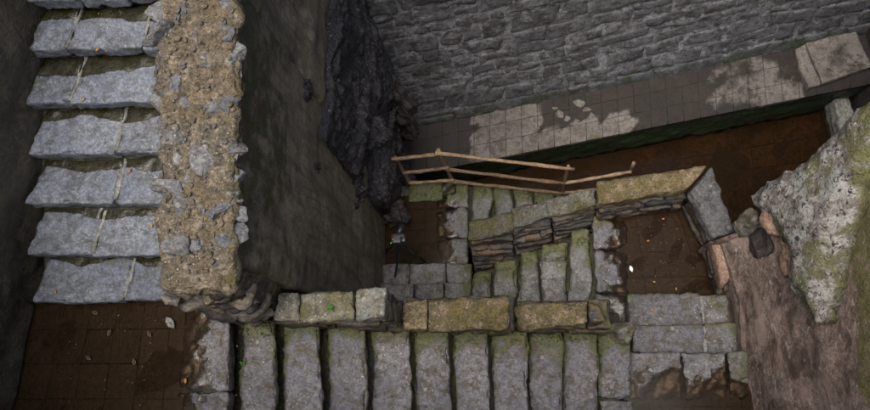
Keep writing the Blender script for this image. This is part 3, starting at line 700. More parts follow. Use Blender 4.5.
V, fc, p = block([(*b0, -2.9), (*b3, -2.1), (b3[0]+.05, b3[1]+.14, -2.1), (b0[0], b0[1]+.12, -2.9)], [(*b0, -6.2), (*b3, -6.2), (b3[0]+.05, b3[1]+.14, -6.2), (b0[0], b0[1]+.12, -6.2)], .08, .02, .02, .02)
make('core', V, fc, M['course'], PD, {'moss': .2+0*p[:, 0]})
V, fc, p = block([(r0[0]+.06, r0[1]+.1, -2.12), (r2[0]+.05, r2[1], -2.3), (r2[0]+.14, r2[1], -2.3), (r0[0]+.16, r0[1]+.1, -2.12)], [(r0[0]+.06, r0[1]+.1, -6.2), (r2[0]+.05, r2[1], -6.2), (r2[0]+.14, r2[1], -6.2), (r0[0]+.16, r0[1]+.1, -6.2)], .08, .02, .02, .02)
make('core', V, fc, M['course'], PD)

# ================================================================== RUBBLE TOPPED WALL (beside flight A)
WA = thing('rubble_wall', (-1.7, 1.4, -4.2), 'tall plastered wall with a broken top of ochre mortar and grey rubble', 'wall')
def wl(y): return -1.57          # right face
def wt(y): return 1.40+(y-.5)*.2            # height of the top
wth = .42
def wq(y0, y1, z0=None, ins=0.):
    f = (lambda y: wt(y)-.06) if z0 is None else (lambda y: z0)
    return [(wl(y0)-wth+ins, y0, f(y0)), (wl(y0)-ins, y0, f(y0)), (wl(y1)-ins, y1, f(y1)), (wl(y1)-wth+ins, y1, f(y1))]
V, fc, p = block(wq(.74, 2.35), wq(.74, 2.35, -4.3), .035, .03, .008, .02, 0, freq=2.2)
make('plaster_body', V, fc, M['plaster'], WA, {'moss': .42*sstep(-1.2, 1.3, V[:, 2])+.28*fbm(V*1.3, 2, 3)})
V, fc, p = block(wq(2.34, 5.0, None, .004), wq(2.34, 5.0, -1.2, .004), .045, .05, .015, .05, 0, freq=3)
make('plaster_body', V, fc, M['plaster'], WA, {'moss': .15+.2*fbm(V*1.3, 2, 3)})
V, fc, p = block([(-2.1, 2.75, 4.4), (-1.58, 2.75, 4.4), (-1.58, 6.0, 4.4), (-2.1, 6.0, 4.4)], [(-2.1, 2.75, 1.5), (-1.58, 2.75, 1.5), (-1.58, 6.0, 1.5), (-2.1, 6.0, 1.5)], .12, .03, .02, .03, 0, freq=3)
make('plaster_body', V, fc, M['plaster'], WA)  # unseen upper block, added to block sky light and darken the rock corner
# lumpy mortar crown
V, fc, p = block([(x+(-.03 if i in (0, 3) else .012), y, z+.035) for i, (x, y, z) in enumerate(wq(.58, 2.6))], [(x+(-.02 if i in (0, 3) else .008), y, z-.09) for i, (x, y, z) in enumerate(wq(.58, 2.6))], .013, .035, .022, .03, .03, freq=6)
make('mortar_crown', V, fc, M['rubblemortar'], WA, {'moss': .25*sstep(.75, 1., p[:, 0])-.05})
for i in range(100):
    y = rnd.uniform(.7, 2.55); u = rnd.uniform(-.02, 1.02); sz = rnd.choice([.04, .05, .06, .07, .09, .11])*rnd.uniform(.75, 1.15)
    x = wl(y)-wth*(1-u)
    m = M['rubble']
    v, f = rock((x, y, wt(y)-.045-sz*.3+rnd.uniform(-.01, .012)), (sz*rnd.uniform(.7, 1.3), sz*rnd.uniform(.7, 1.4), sz*rnd.uniform(.5, .75)), (rnd.uniform(-.4, .4), rnd.uniform(-.4, .4), rnd.uniform(0, 6)), 4, 13, .03, .35, .75)
    make('rubble_stone', v, f, m, WA)
for y, px_, sz in ((2.02, 160, .13), (1.62, 222, .1), (1.3, 205, .12), (1.02, 216, .14), (.86, 218, .11), (1.72, 178, .12), (2.0, 224, .12), (1.15, 170, .12), (.8, 175, .13)):
    x = -1.57-(232-px_)*.42/72
    v, f = rock((x, y, wt(y)-.05), (sz*1.1, sz*rnd.uniform(.6, .9), sz*.75), (rnd.uniform(-.3, .3), rnd.uniform(-.3, .3), rnd.uniform(0, 3)), 4, 14, .03, .35, .75)
    make('rubble_stone', v, f, M['rubble'], WA)
pv, pf, pb = [], [], 0
v0, f0 = ico(1); f0 = np.array(f0)
for i in range(350):
    y = rnd.uniform(.62, 2.6); u = rnd.uniform(0, 1); sz = rnd.uniform(.006, .02)
    pts = v0*np.array([rnd.uniform(.6, 1.3), rnd.uniform(.6, 1.3), rnd.uniform(.4, .8)])*sz*(1+.2*rng.normal(size=(len(v0), 1)))
    pts = pts+np.array([wl(y)-wth*(1-u), y, wt(y)-.022+rnd.uniform(-.012, .016)])
    pv.append(pts); pf.append(f0+pb); pb += len(v0)
o = make('gravel', np.concatenate(pv), np.concatenate(pf), M['pebble'], WA, None, smooth=False); o['kind'] = 'stuff'
v, f = rock((-1.79, 2.33, wt(2.33)-.02), (.06, .05, .05), (0, .2, .5), 4, 12, .03, .4, .75); make('red_stone', v, f, M['brickbit'], WA)
# broken end of the wall
ends = [((186, 292), 1.12, (.2, .07, .07), 'endrock', .1), ((205, 303), .85, (.2, .09, .08), 'endrock', .1), ((232, 262), 1.05, (.09, .16, .12), 'endrock', 0), ((238, 297), .6, (.09, .1, .3), 'endrock', 0),
        ((244, 300), .5, (.07, .09, .35), 'darkrock', 0), ((218, 310), .35, (.2, .09, .14), 'endrock', .2), ((244, 316), .05, (.09, .07, .2), 'darkrock', 0), ((215, 318), .05, (.2, .08, .16), 'darkrock', 0),
        ((200, 275), 1.14, (.12, .1, .06), 'rubble', -.2), ((172, 305), .98, (.1, .06, .07), 'endrock', .1), ((254, 292), .4, (.06, .08, .3), 'darkrock', 0), ((238, 240), 1.12, (.06, .13, .1), 'endrock', .1)]
for (px_, z, dm, m, ro) in ends:
    c = P(px_[0], px_[1], z)
    v, f = rock(c-np.array([0, -.04, dm[2]*.5]), dm, (rnd.uniform(-.2, .2), ro, rnd.uniform(-.35, .35)), 4, 12, .07, .45, .8)
    make('broken_stone', v, f, M[m], WA, {'moss': .1+0*v[:, 0]})
for k in range(26):
    z = 1.05-k*.045; c = np.array([rnd.uniform(-1.95, -1.8+.14*max(0, z)), .62-.05*rnd.random()+.05*max(0, z-.5), z])
    dm = (rnd.uniform(.08, .17), rnd.uniform(.07, .12), rnd.uniform(.03, .08))
    v, f = rock(c, dm, (rnd.uniform(-.3, .3), rnd.uniform(-.3, .3), rnd.uniform(-.5, .5)), 3, 11, .07, .45, .8)
    make('broken_stone', v, f, M['endrock' if k % 3 else 'darkrock'], WA, {'moss': .1+0*v[:, 0]})
V, fc, p = block([(-1.98, .6, 1.1), (-1.6, .66, 1.1), (-1.58, .8, 1.1), (-1.96, .8, 1.1)], [(-1.98, .58, -.4), (-1.78, .58, -.4), (-1.6, .8, -.4), (-1.98, .8, -.4)], .03, .04, .04, .05, 0, freq=5)
make('broken_core', V, fc, M['endrock'], WA, {'moss': .1+0*p[:, 0]})

# ================================================================== ROCK below the wall, cave behind
def outcrop(name, c, dims, rot, mat, label, sub=5, planes=14, amp=.1, freq=2.6):
    v, f = rock(c, dims, rot, sub, planes, amp, .5, .85, freq=freq)
    return tag(make(name, v, f, M[mat]), label, 'rock')
ny, nz = 200, 260
yy, zz_ = np.meshgrid(np.linspace(2.05, 5.2, ny), np.linspace(-5.6, -.55, nz), indexing='ij'); yy = yy.ravel(); zz_ = zz_.ravel()
g = np.stack([yy*.55, zz_*1.25, yy*0+3.3], 1)
fold = .75-.55*fbm(g, 14, 3, .4)
X = -1.78+.42*np.clip(fold, -.4, 1)+.05*fbm(np.stack([yy*3, zz_*5, yy*0], 1), 5, 5, .6)+.03*np.abs(fbm(np.stack([yy*6, zz_*9, yy*0], 1), 25, 3, .6))-.10*sstep(-1.4, -.6, zz_)-.25*sstep(3.4, 4.2, yy)
V = np.stack([X, yy+.05*fbm(g*2, 8, 3), zz_+.05*fbm(g*2+7, 8, 3)], 1)
fc = [[i*nz+j, (i+1)*nz+j, (i+1)*nz+j+1, i*nz+j+1] for i in range(ny-1) for j in range(nz-1)]
nb = len(V); back = np.array([[-2.6, 2.05, -5.6], [-2.6, 5.2, -5.6], [-2.6, 5.2, -.55], [-2.6, 2.05, -.55]])
fc += [[j for j in range(nz)]+[nb+3, nb], [(ny-1)*nz+j for j in range(nz)][::-1]+[nb+1, nb+2], [i*nz+nz-1 for i in range(ny)]+[nb+2, nb+3], [nb, nb+3, nb+2, nb+1]]
tag(make('rock_cliff', np.concatenate([V, back]), fc, M['wetrock']), 'folded wet black cliff under the torn plaster edge', 'rock')
outcrop('rock_outcrop', P(374, 133, -2.0), (.17, .2, .24), (.2, .1, .3), 'wetrock', 'bulging wet boulder jutting out just above the handrail end', 5, 12, .1)
outcrop('rock_outcrop', P(360, 190, -2.2)+np.array([-.06, 0, 0]), (.09, .26, .4), (.3, .1, .1), 'wetrock', 'narrow glistening rock rib running down the plastered wall', 5, 12, .16)
outcrop('rock_outcrop', P(398, 110, -3.6), (.2, .4, 1.1), (.05, .05, .1), 'darkrock', 'tall shadowed rock pillar against the left end of the masonry wall', 5, 16, .12)
outcrop('rock_outcrop', P(388, 190, -3.3)+np.array([-.05, 0, 0]), (.2, .2, .4), (.1, 0, .3), 'darkrock', 'brown boulder at the railing end beside the lowest landing', 5, 13, .1)
outcrop('rock_outcrop', P(397, 214, -3.75), (.17, .22, .3), (.1, 0, .3), 'darkrock', 'squat brown rock at the edge of the lowest puddle', 5, 13, .1)
outcrop('rock_outcrop', P(320, 168, -.45)+np.array([-.05, 0, 0]), (.06, .09, .15), (.2, 0, .1), 'wetrock', 'small black stone showing through the middle of the plaster', 4, 10, .12)
outcrop('rock_outcrop', P(324, 176, -.75)+np.array([-.06, 0, 0]), (.05, .07, .1), (.2, 0, .1), 'wetrock', 'tiny black stone showing just under another in the plaster', 4, 10, .12)
outcrop('rock_outcrop', P(311, 90, -.05)+np.array([-.05, 0, 0]), (.06, .1, .13), (.1, 0, .1), 'wetrock', 'small black stone showing high in the plaster', 4, 10, .12)
V, fc, p = block([(-2.9, 2.6, -1.1), (-2.3, 2.6, -1.1), (-2.2, 5.2, -1.1), (-2.9, 5.2, -1.1)], [(-3.0, 2.2, -6.4), (-2.1, 2.2, -6.4), (-2.0, 5.2, -6.4), (-3.0, 5.2, -6.4)], .08, .05, .05, .12, 0, freq=2)
tag(make('cave_wall', V, fc, M['darkrock']), 'dark recess of bare rock behind the boulders', 'rock')
V, fc, p = block([(-2.4, 2.2, -4.0), (-1.35, 2.3, -4.0), (-1.3, 2.5, -4.1), (-2.4, 2.5, -4.0)], [(-2.4, 2.2, -6.4), (-1.3, 2.3, -6.4), (-1.3, 2.5, -6.4), (-2.4, 2.5, -6.4)], .06, .05, .05, .06, 0, freq=3)
tag(make('rock_footing', V, fc, M['darkrock']), 'low bare rock footing under the left end of the railing', 'rock')

# ================================================================== LEFT WALL, NEAR WALL, FAR RIGHT END
def wall_strip(name, line, z0, z1, th, mat, label, side=1, res=.05, lean=0., moss=.0, amp=.012, wav=.03):
    o = thing(name, (line[0][0], line[0][1], z0), label, 'wall')
    for i in range(len(line)-1):
        a, b = np.array(line[i]), np.array(line[i+1]); ax = (b-a)/np.linalg.norm(b-a); nr = np.array([-ax[1], ax[0]])*side
        q = [a-ax*(.12 if i else 0), b+ax*(.12 if i < len(line)-2 else 0), b+nr*th+ax*(.12 if i < len(line)-2 else 0), a+nr*th-ax*(.12 if i else 0)]
        tp = [np.array([*(k+nr*lean*(z1-z0)), z1]) for k in q]; bt = [np.array([*k, z0]) for k in q]
        e1 = tp[1]-tp[0]; e2 = tp[3]-tp[0]
        if np.cross(e1, e2)[2] < 0: tp = [tp[1], tp[0], tp[3], tp[2]]; bt = [bt[1], bt[0], bt[3], bt[2]]
        V, fc, p = block(tp, bt, res, .02, amp, wav, 0, freq=3)
        make('plaster_face', V, fc, mat, o, {'moss': moss+.2*fbm(V*1.5, 5, 3)})
    return o
lw = [(-3.83, -1.2), (-3.60, .55), (-3.11, 2.5), (-2.86, 3.6)]
wall_strip('side_wall', lw, -.5, 3.6, .35, M['plaster_damp'], 'dark stained wall along the outer side of the upper flight', 1, .04, 0, .0)
wall_strip('near_wall', [(-4.0, yN-.02), (2.6, yN-.02)], -3, 4.4, .4, M['plaster'], 'plastered wall along the near side of the long flight', -1, .12)
wall_strip('end_wall', [(4.75, 1.2), (4.75, 6.6)], -6.4, 4.4, .5, M['darkrock'], 'dark end wall of the basin behind the raised block', -1, .1)

# ================================================================== BROWN RIGHT WALL + LICHEN ROCK
SL = .38
def rface(y, s):
    x0 = rwall(min(max(y, -1.2), 1.6)); k = min(1., s/.55); x0 = x0+(max(x0, 2.01)-x0)*k*k*(3-2*k); return x0+.01+SL*min(s, 2.7)
RW = thing('brown_wall', (2.6, .4, -2.7), 'sloping brown plastered wall with pale flakes beside the short steps', 'wall')
ny, ns = 230, 210
EDS = [0, .25, .55, .8, 1.05, 1.4, 1.8, 2.6, 6.5]; EDY = [1.42, 1.45, 1.62, 1.72, 1.86, 2.05, 2.25, 2.5, 2.6]
ys = np.linspace(-1.0, 2.7, ny); ss = np.concatenate([np.linspace(-.9, 2.6, ns-20), np.linspace(2.75, 6.4, 20)])
V = []; 
for y in ys:
    for s in ss: V.append((rface(y, max(s, 0))-.02*(s < 0), y, -1.98+s))
V = np.array(V); n3 = np.array([-.93, 0, .36])
V = V+n3*(.022*fbm(V*1.6, 4, 3)+.006*fbm(V*9, 6, 3)-.035*np.maximum(0, .2-np.abs(fbm(V*np.array([1.6, .3, 1.4]), 9, 3)))+.006*fbm(V*np.array([6, 1.2, 5]), 19, 3))[:, None]
# far end is broken: pull the far edge back unevenly, higher up it stands further back
tt = (ss[None, :]*np.ones((ny, 1))).ravel()
edge = np.interp(tt, EDS, EDY)-.06+.03*fbm(np.stack([tt*2, tt*0, tt*0], 1), 6, 3)
V[:, 1] = np.where(V[:, 1] > edge, edge+(V[:, 1]-edge)*.02, V[:, 1])
fc = [[i*ns+j, (i+1)*ns+j, (i+1)*ns+j+1, i*ns+j+1][::-1] for i in range(ny-1) for j in range(ns-1)]
# close the back
nb = len(V); Vb = V+np.array([.9, .0, 0]); Vb = np.array([V[0]+[1.5, 0, -1], V[(ny-1)*ns]+[1.5, 0, -1], V[(ny-1)*ns+ns-1]+[1.5, 0, 0], V[ns-1]+[1.5, 0, 0]])
Vall = np.concatenate([V, Vb])
far = [(ny-1)*ns+j for j in range(ns)]
fc.append(far[::-1]+[nb+1, nb+2][:0]+[nb+1, nb+2])
fc.append([nb, nb+1, nb+2, nb+3]); topr = [i*ns+ns-1 for i in range(ny)]; fc.append(topr+[nb+2, nb+3])
qx, qy = Q(Vall); mo = .75*sstep(836, 862, qx+(200-qy)*.06+14*fbm(Vall*2, 3, 3))
make('plaster_face', Vall, fc, M['brown'], RW, {'moss': mo})

# lichen slab: outline traced, lying on the slope and bulging out from it
def onslope(px, py, off=0.):
    # intersect the pixel ray with the sloping face plane (foot at x = 2.05, z = -1.98)
    v = R @ np.array([(px-PW/2)/F, -(py-PH/2)/F, -1.0])
    # x = 2.08 + SL*(z+1.98) - off
    t = (2.08-off+SL*(CAM_Z+1.98))/(v[0]-SL*v[2])
    return CAMP+v*t
outl = [(758, 199), (768, 188), (790, 175), (812, 163), (826, 152), (838, 138), (858, 118), (872, 106), (905, 84), (912, 120), (890, 150), (866, 185), (850, 225), (842, 262), (833, 300), (826, 324), (812, 302), (799, 288), (797, 252), (785, 226), (768, 212)]
def slabmesh(outl, off, thick, res=.03, rough=.03):
    # rasterise the outline to a grid on the slope, then thicken
    pts = np.array([onslope(x, y, off) for x, y in outl])
    o = pts.mean(0); u = np.array([0, 1., 0]); w = np.array([SL, 0, 1.]); w /= np.linalg.norm(w); nn = np.cross(u, w); nn = nn if nn[0] < 0 else -nn
    q = np.stack([(pts-o)@u, (pts-o)@w], 1)
    den = []
    for i in range(len(q)):
        a, b = q[i], q[(i+1) % len(q)]
        m = max(1, int(np.linalg.norm(b-a)/res))
        for k in range(m): den.append(lerp(a, b, k/m))
    den = np.array(den); den += .018*np.stack([fbm(np.c_[den*12, den[:, 0]*0], 3, 3), fbm(np.c_[den*12+9, den[:, 0]*0], 5, 3)], 1)
    bm = bmesh.new(); vs_ = [bm.verts.new((a, b, 0)) for a, b in den]
    fcs = bm.faces.new(vs_); bmesh.ops.triangulate(bm, faces=[fcs])
    for it in range(7):
        lg = [e for e in bm.edges if e.calc_length() > res*1.7]
        if not lg: break
        bmesh.ops.subdivide_edges(bm, edges=lg, cuts=1); bmesh.ops.triangulate(bm, faces=bm.faces[:])
    bnd = np.array([v.co[:2] for v in bm.verts if v.is_boundary])
    bm.verts.index_update()
    co = np.array([v.co[:2] for v in bm.verts]); n = len(co)
    dist = np.array([np.min(np.hypot(bnd[:, 0]-c[0], bnd[:, 1]-c[1])) for c in co])
    W = o+co[:, 0:1]*u+co[:, 1:2]*w
    hgt = thick*.55+thick*.45*sstep(0, .12, dist)+rough*fbm(W*5, 7, 4)*sstep(0, .04, dist)+rough*.7*fbm(W*1.7, 3, 2)
    top = W+nn*hgt[:, None]; bot = W-nn*thick*.6
    F_ = [[v.index for v in f.verts] for f in bm.faces]
    be = [(e.verts[0].index, e.verts[1].index) for e in bm.edges if e.is_boundary]
    # orientation
    f0 = F_[0]; nz = np.cross(top[f0[1]]-top[f0[0]], top[f0[2]]-top[f0[0]])
    if nz@nn < 0: F_ = [f[::-1] for f in F_]
    fcs = F_+[[i+n for i in f][::-1] for f in F_]
    bm.free()
    edges = {}
    for f in F_:
        for i in range(len(f)): edges[(f[i], f[(i+1) % len(f)])] = 1
    for (a, b) in list(edges):
        if (b, a) not in edges: fcs.append([b, a, a+n, b+n])
    return np.concatenate([top, bot]), fcs, np.concatenate([co, co]), o
V, fc, co, o_ = slabmesh(outl, .16, .15, .025, .018)
pxr = V[:, 0]
lr = make('lichen_slab', V, fc, M['lichen'], None, {'moss': -.15+.75*sstep(836, 858, Q(V)[0]+(Q(V)[1]-200)*.12+10*fbm(V*3, 3, 3))})
tag(lr, 'big weathered slab crusted with white lichen leaning on the brown wall', 'rock')
# broken rock in the notch between the slab and the parapet end
def nrock(px, py, off, dims, rot, mat, label, moss=-.1, sub=4):
    c = onslope(px, py, off); v, f = rock(c, dims, rot, sub, 12, .07, .45, .8)
    tag(make('broken_rock', v, f, M[mat], None, {'moss': moss+0*v[:, 0]}), label, 'rock')
nrock(746, 224, .17, (.09, .13, .2), (.1, .3, .2), 'endrock', 'small mossy rock stub beside the parapet end', .3)
nrock(762, 246, .1, (.07, .22, .2), (.2, .3, -.2), 'darkrock', 'dark splintered rock in the notch under the lichen slab', -.2)
nrock(774, 222, .17, (.09, .16, .16), (.1, .4, .4), 'pinkstone', 'brown pink rock edge just under the lichen slab', -.2)
nrock(788, 258, .1, (.07, .22, .14), (.1, .4, .15), 'pinkstone', 'narrow pink rock shelf below the lichen slab', -.2)

# ================================================================== LEDGE, FAR WALL
lz = -5.2
fa, fb = P(508, 154, lz), P(810, 94, lz)          # front edge
ba, bb = P(485, 113, lz), P(798, 48, lz)          # foot of the wall
def fe(x): return line_at_x(fa[:2], fb[:2], x)
def be_(x): return line_at_x(ba[:2], bb[:2], x)
def ledge_wet(V):
    t = (V[:, 1]-fe2(V[:, 0]))/(be2(V[:, 0])-fe2(V[:, 0])); x = V[:, 0]+.16*fbm(V*3, 4, 4); t = t+.12*fbm(V*4+9, 2, 4)
    dry = np.maximum.reduce([sstep(-.62, -.56, x)*sstep(.34, .28, x), sstep(.2, .25, x)*sstep(1.62, 1.56, x)*sstep(.36, .3, t), .5*sstep(2.6, 2.75, x)*sstep(3.9, 3.8, x)+.35*sstep(2.6, 2.75, x)*fbm(V*3.5+3, 6, 3)])
    return {'wet': .95-.8*dry+.16*fbm(V*6+2, 9, 3), 'moss': .3*sstep(.1, 0, t)+.2*sstep(.85, 1, t)}
def fe2(x): return fa[1]+(fb[1]-fa[1])*(x-fa[0])/(fb[0]-fa[0])
def be2(x): return ba[1]+(bb[1]-ba[1])*(x-ba[0])/(bb[0]-ba[0])
nu = 33
LG = thing('ledge', (1.5, 3.8, WZ-.2), 'raised tiled ledge along the foot of the masonry wall', None, None, 'structure')
x0, x1 = -2.3, 4.9
V, fc, p = block([np.array([*fe(x0), lz-.05]), np.array([*fe(x1), lz-.05]), np.array([*(be_(x1)+[0, .3]), lz-.05]), np.array([*(be_(x0)+[0, .3]), lz-.05])],
                 [np.array([*fe(x0), WZ-.3]), np.array([*fe(x1), WZ-.3]), np.array([*(be_(x1)+[0, .3]), WZ-.3]), np.array([*(be_(x0)+[0, .3]), WZ-.3])], .05, .02, .02, .02, 0)
make('ledge_face', V, fc, M['slime'], LG, {'moss': .2+0*p[:, 0]})
V, fc, p = block([np.array([*(fe(x0)+[0, .01]), lz-.006]), np.array([*(fe(x1)+[0, .01]), lz-.006]), np.array([*(be_(x1)+[0, .1]), lz-.006]), np.array([*(be_(x0)+[0, .1]), lz-.006])],
                 [np.array([*(fe(x0)+[0, .01]), lz-.045]), np.array([*(fe(x1)+[0, .01]), lz-.045]), np.array([*(be_(x1)+[0, .1]), lz-.045]), np.array([*(be_(x0)+[0, .1]), lz-.045])], .08, .004, .002, 0, 0)
make('bedding', V, fc, M['bed'], LG)
tiles(LG, [fe(x0)+[0, -.03], fe(x1)+[0, -.03], be_(x1)+[0, .05], be_(x0)+[0, .05]], lz, nu, 3, M['tile'], .08, .003, .004, attrf=ledge_wet, res=.07)
def lpt(x, t): return lerp(fe(x), be_(x), t)
for (x, t, s) in ((.62, .62, .08), (.72, .5, .06), (.92, .75, .1), (1.0, .6, .07), (1.05, .45, .09), (.55, .8, .05), (.85, .42, .05)):
    c = lpt(x, t); pts = [c+s*np.array([math.cos(a)*rnd.uniform(.4, 1.1), math.sin(a)*rnd.uniform(.3, .9)]) for a in np.linspace(0, 5.4, 7)]
    sheet('lime_flake', pts, lz+.008, M['tile'], .015, None, 3, LG, None)
# raised block at the end of the ledge
BLK = thing('stone_block', (4.1, 4.3, lz), 'raised grey stone block at the far end of the tiled ledge', 'block')
tp = [P(822, 83, lz+.12), P(872, 66, lz+.12), P(856, 30, lz+.12), P(806, 42, lz+.12)]
V, fc, p = block(tp, [t-np.array([0, 0, .16]) for t in tp], .04, .02, .008, .012, .01); make('block_top', V, fc, M['tile'], BLK, {'wet': .3+.3*fbm(V*3, 5, 3), 'moss': .1+0*p[:, 0]})
tp = [P(808, 88, lz+.09), P(821, 84, lz+.09), P(805, 43, lz+.09), P(795, 50, lz+.09)]
V, fc, p = block(tp, [t-np.array([0, 0, .12]) for t in tp], .04, .015, .008, .012, .01); make('kerb_stone', V, fc, M['tile'], BLK)
SS = [P(832, 100, -5.75), P(848, 96, -5.75), P(862, 128, -5.75), P(845, 138, -5.75)]; SS = [SS[3], SS[2], SS[1], SS[0]]
V, fc, p = block(SS, [k-np.array([0, 0, .6]) for k in SS], .04, .02, .02, .02, .02); tag(make('standing_stone', V, fc, M['mortar']), 'pale upright stone standing in the water below the raised block', 'stone')
v, f = rock(P(741, 230, -5.6), (.14, .16, .5), (0, 0, .2), 4, 8, .03, flat=True); tag(make('pale_stone', v, f, M['mortar']), 'pale stone glimpsed through the gap beside the parapet end', 'stone')

MW = thing('masonry_wall', (1.3, 4.2, lz), 'coursed wall of dark squared stones with pale lime joints', 'wall')
axw = (be_(1)-be_(0)); axw = axw/np.linalg.norm(axw); nw = np.array([-axw[1], axw[0]])       # into the wall
BAT = .25
org = be_(x0)
Lw = (x1-x0)/axw[0]
def wp(s, h, dep=0.): 
    q = org+axw*s+nw*(BAT*h+dep); return np.array([*q, lz-.02+h])
V, fc, p = block([wp(0, 9.6, .004), wp(Lw, 9.6, .004), wp(Lw, 9.6, .6), wp(0, 9.6, .6)], [wp(0, -.8, .004), wp(Lw, -.8, .004), wp(Lw, -.8, .6), wp(0, -.8, .6)], .035, .02, .006, .006, 0, freq=4)
make('mortar_bed', V, fc, M['limemortar'], MW, {'moss': .55*sstep(.55, .0, (V[:, 2]-lz))+.1*fbm(V*2, 3, 3)})
h = -.03; row = 0; cnt = 0; stuffV = []; stuffF = []; sbase = 0
def course_w(s, r): return .035*float(fbm(np.array([[s*1.1+r*.35, r*.6, 0.]]), 6, 3)[0])+.03*math.sin(s*1.3+r*.3)
hs = [-.03]
while hs[-1] < 9.5: hs.append(hs[-1]+rnd.uniform(.16, .32))
for row in range(len(hs)-1):
    s = -rnd.uniform(0, .3)
    while s < Lw:
        w = rnd.choice([.24, .3, .36, .42, .55, .65])*rnd.uniform(.85, 1.1); e = min(Lw+.1, s+w); g = rnd.uniform(.007, .02)
        a0, b0 = hs[row]+course_w(s, row), hs[row]+course_w(e, row); a1_, b1_ = hs[row+1]+course_w(s, row+1), hs[row+1]+course_w(e, row+1)
        if rnd.random() < .12 and w > .3 and hs[row+1]-hs[row] > .22:
            cells = [(a0, b0, (a0+a1_)/2, (b0+b1_)/2), ((a0+a1_)/2, (b0+b1_)/2, a1_, b1_)]
        else: cells = [(a0, b0, a1_, b1_)]
        for (c0, d0, c1, d1) in cells:
            sk = rnd.uniform(-.05, .05); dp = rnd.uniform(-.012, -.002)
            j = lambda: rnd.uniform(-.026, .026)
            top = [wp(s+g+sk+j(), c1-g+j(), dp), wp(e-g+sk+j(), d1-g+j(), dp), wp(e-g+sk, d1-g, .12), wp(s+g+sk, c1-g, .12)]
            bot = [wp(s+g+j(), c0+g+j(), dp), wp(e-g+j(), d0+g+j(), dp), wp(e-g, d0+g, .12), wp(s+g, c0+g, .12)]
            vis = hs[row] < 2.75 and e > .5
            V, fc, p = block(top, bot, .035 if vis else .12, .03, .008, .014, .01 if vis else 0, freq=5)
            mo = .5*sstep(.6, .0, (V[:, 2]-lz))-.02
            if vis: make('stone', V, fc, M['masonry'], MW, {'moss': mo}); cnt += 1
            else: stuffV.append(V); stuffF.append(fc+sbase); sbase += len(V)
        s = e
SV = np.concatenate(stuffV); o = make('upper_stones', SV, np.concatenate(stuffF), M['masonry'], MW, {'moss': 0*SV[:, 0]}); o['kind'] = 'stuff'
print('masonry stones', cnt)

# ================================================================== RAILING
RG = thing('wooden_railing', (-.3, 2.5, z5), 'rustic railing of thin brown poles along the lowest steps', 'railing')
yR = yF1+.03
def post(base, top, r=.023):
    V, fc = tube(seg_path(base, top, 8), [r*(1-.1*i/8) for i in range(9)], 8, .006); make('post', V, fc, M['wood'], RG)
p1b, p1t = P(411, 184, z5), P(395, 157, z5+1.07)
p2b, p2t = P(454, 184, z5), P(438, 150, z5+1.3)
p3b, p3t = P(562, 194, L(27)), P(568.5, 166, L(27)+1.35)
p4t = P(634, 163, L(27)+1.0); p4b = p4t+np.array([.03, .02, -1.5])
for b_, t_ in ((p1b, p1t), (p2b, p2t), (p3b, p3t), (p4b, p4t)): post(b_-np.array([0, 0, .08]), t_)
def rail(a, b, r=.021, sag=.01):
    V, fc = tube(seg_path(a, b, 14, sag), [r*(1+.12*math.sin(i*1.3)) for i in range(15)], 8, .005); make('rail', V, fc, M['wood'], RG)
off = np.array([0, -.03, 0])
rail(P(381, 157.5, z5+1.07)+off, p2t+np.array([.05, 0, -.03])+off)
rail(p2t+np.array([-.03, 0, .0])+off, p3t+np.array([.06, 0, -.03])+off)
def onp(b, t, k): return lerp(b, t, k)
m1, m2, m3 = onp(p1b, p1t, .52), onp(p2b, p2t, .58), onp(p3b, p3t, .47)
rail(m1+off+[0, 0, .0], m2+off+[.04, 0, .02]); rail(m2+off+[-.03, 0, -.02], m3+off+[.05, 0, 0])
n1, n2, n3_ = onp(p1b, p1t, .14), onp(p2b, p2t, .2), onp(p3b, p3t, .1)
rail(n1+off, n2+off+[.04, 0, .02]); rail(n2+off+[-.03, 0, -.02], n3_+off+[.05, 0, 0])
rail(m3+off+[-.04, 0, .03], onp(p4b, p4t, .8)+off)
rail(n3_+off+[-.04, 0, .03], onp(p4b, p4t, .3)+off)

# ================================================================== TRIPOD + CAMERA
hx = P(399, 240, z5+1.2)
TR = thing('tripod', (hx[0], hx[1], z5), 'black tripod standing on the lowest landing', 'tripod')
for (fx_, fy_, fz) in ((425, 262, z5), (395, 277, L(21)), (387, 250, z5)):
    ft = P(fx_, fy_, fz); top = hx+np.array([0, 0, -.12]); mid = lerp(top, ft, .55)
    V, fc = tube([top, lerp(top, ft, .3), mid], .02, 8, .001); lg = make('leg', V, fc, M['black'], TR)
    V, fc = tube([mid, lerp(mid, ft, .5), ft+np.array([0, 0, .005])], .013, 8, .001); make('lower_leg', V, fc, M['black'], lg)
V, fc = tube([hx+np.array([0, 0, -.4]), hx+np.array([0, 0, -.1])], .018, 10, 0); make('centre_column', V, fc, M['black'], TR)
v, f = rock(hx+np.array([0, 0, -.07]), (.05, .05, .05), (0, 0, 0), 3, 6, .02); make('head', v, f, M['black'], TR)
V, fc = tube([hx+np.array([0, 0, -.06]), hx+np.array([-.1, -.08, -.14]), hx+np.array([-.17, -.12, -.2])], .011, 8, 0); make('pan_handle', V, fc, M['black'], TR)
CM = thing('video_camera', (hx[0], hx[1], hx[2]-.02), 'small black camera with red and green lights on the tripod', 'camera')
def bxm(c, dx_, dy_, dz_, r=.012):
    c = np.array(c); t = [c+np.array([a*dx_/2, b*dy_/2, dz_/2]) for a, b in ((-1, -1), (1, -1), (1, 1), (-1, 1))]
    return block(t, [k-np.array([0, 0, dz_]) for k in t], .02, r, 0, 0, 0, True)[:2]
V, fc = bxm(hx+[0, 0, .05], .15, .11, .1); make('body', V, fc, M['black'], CM)
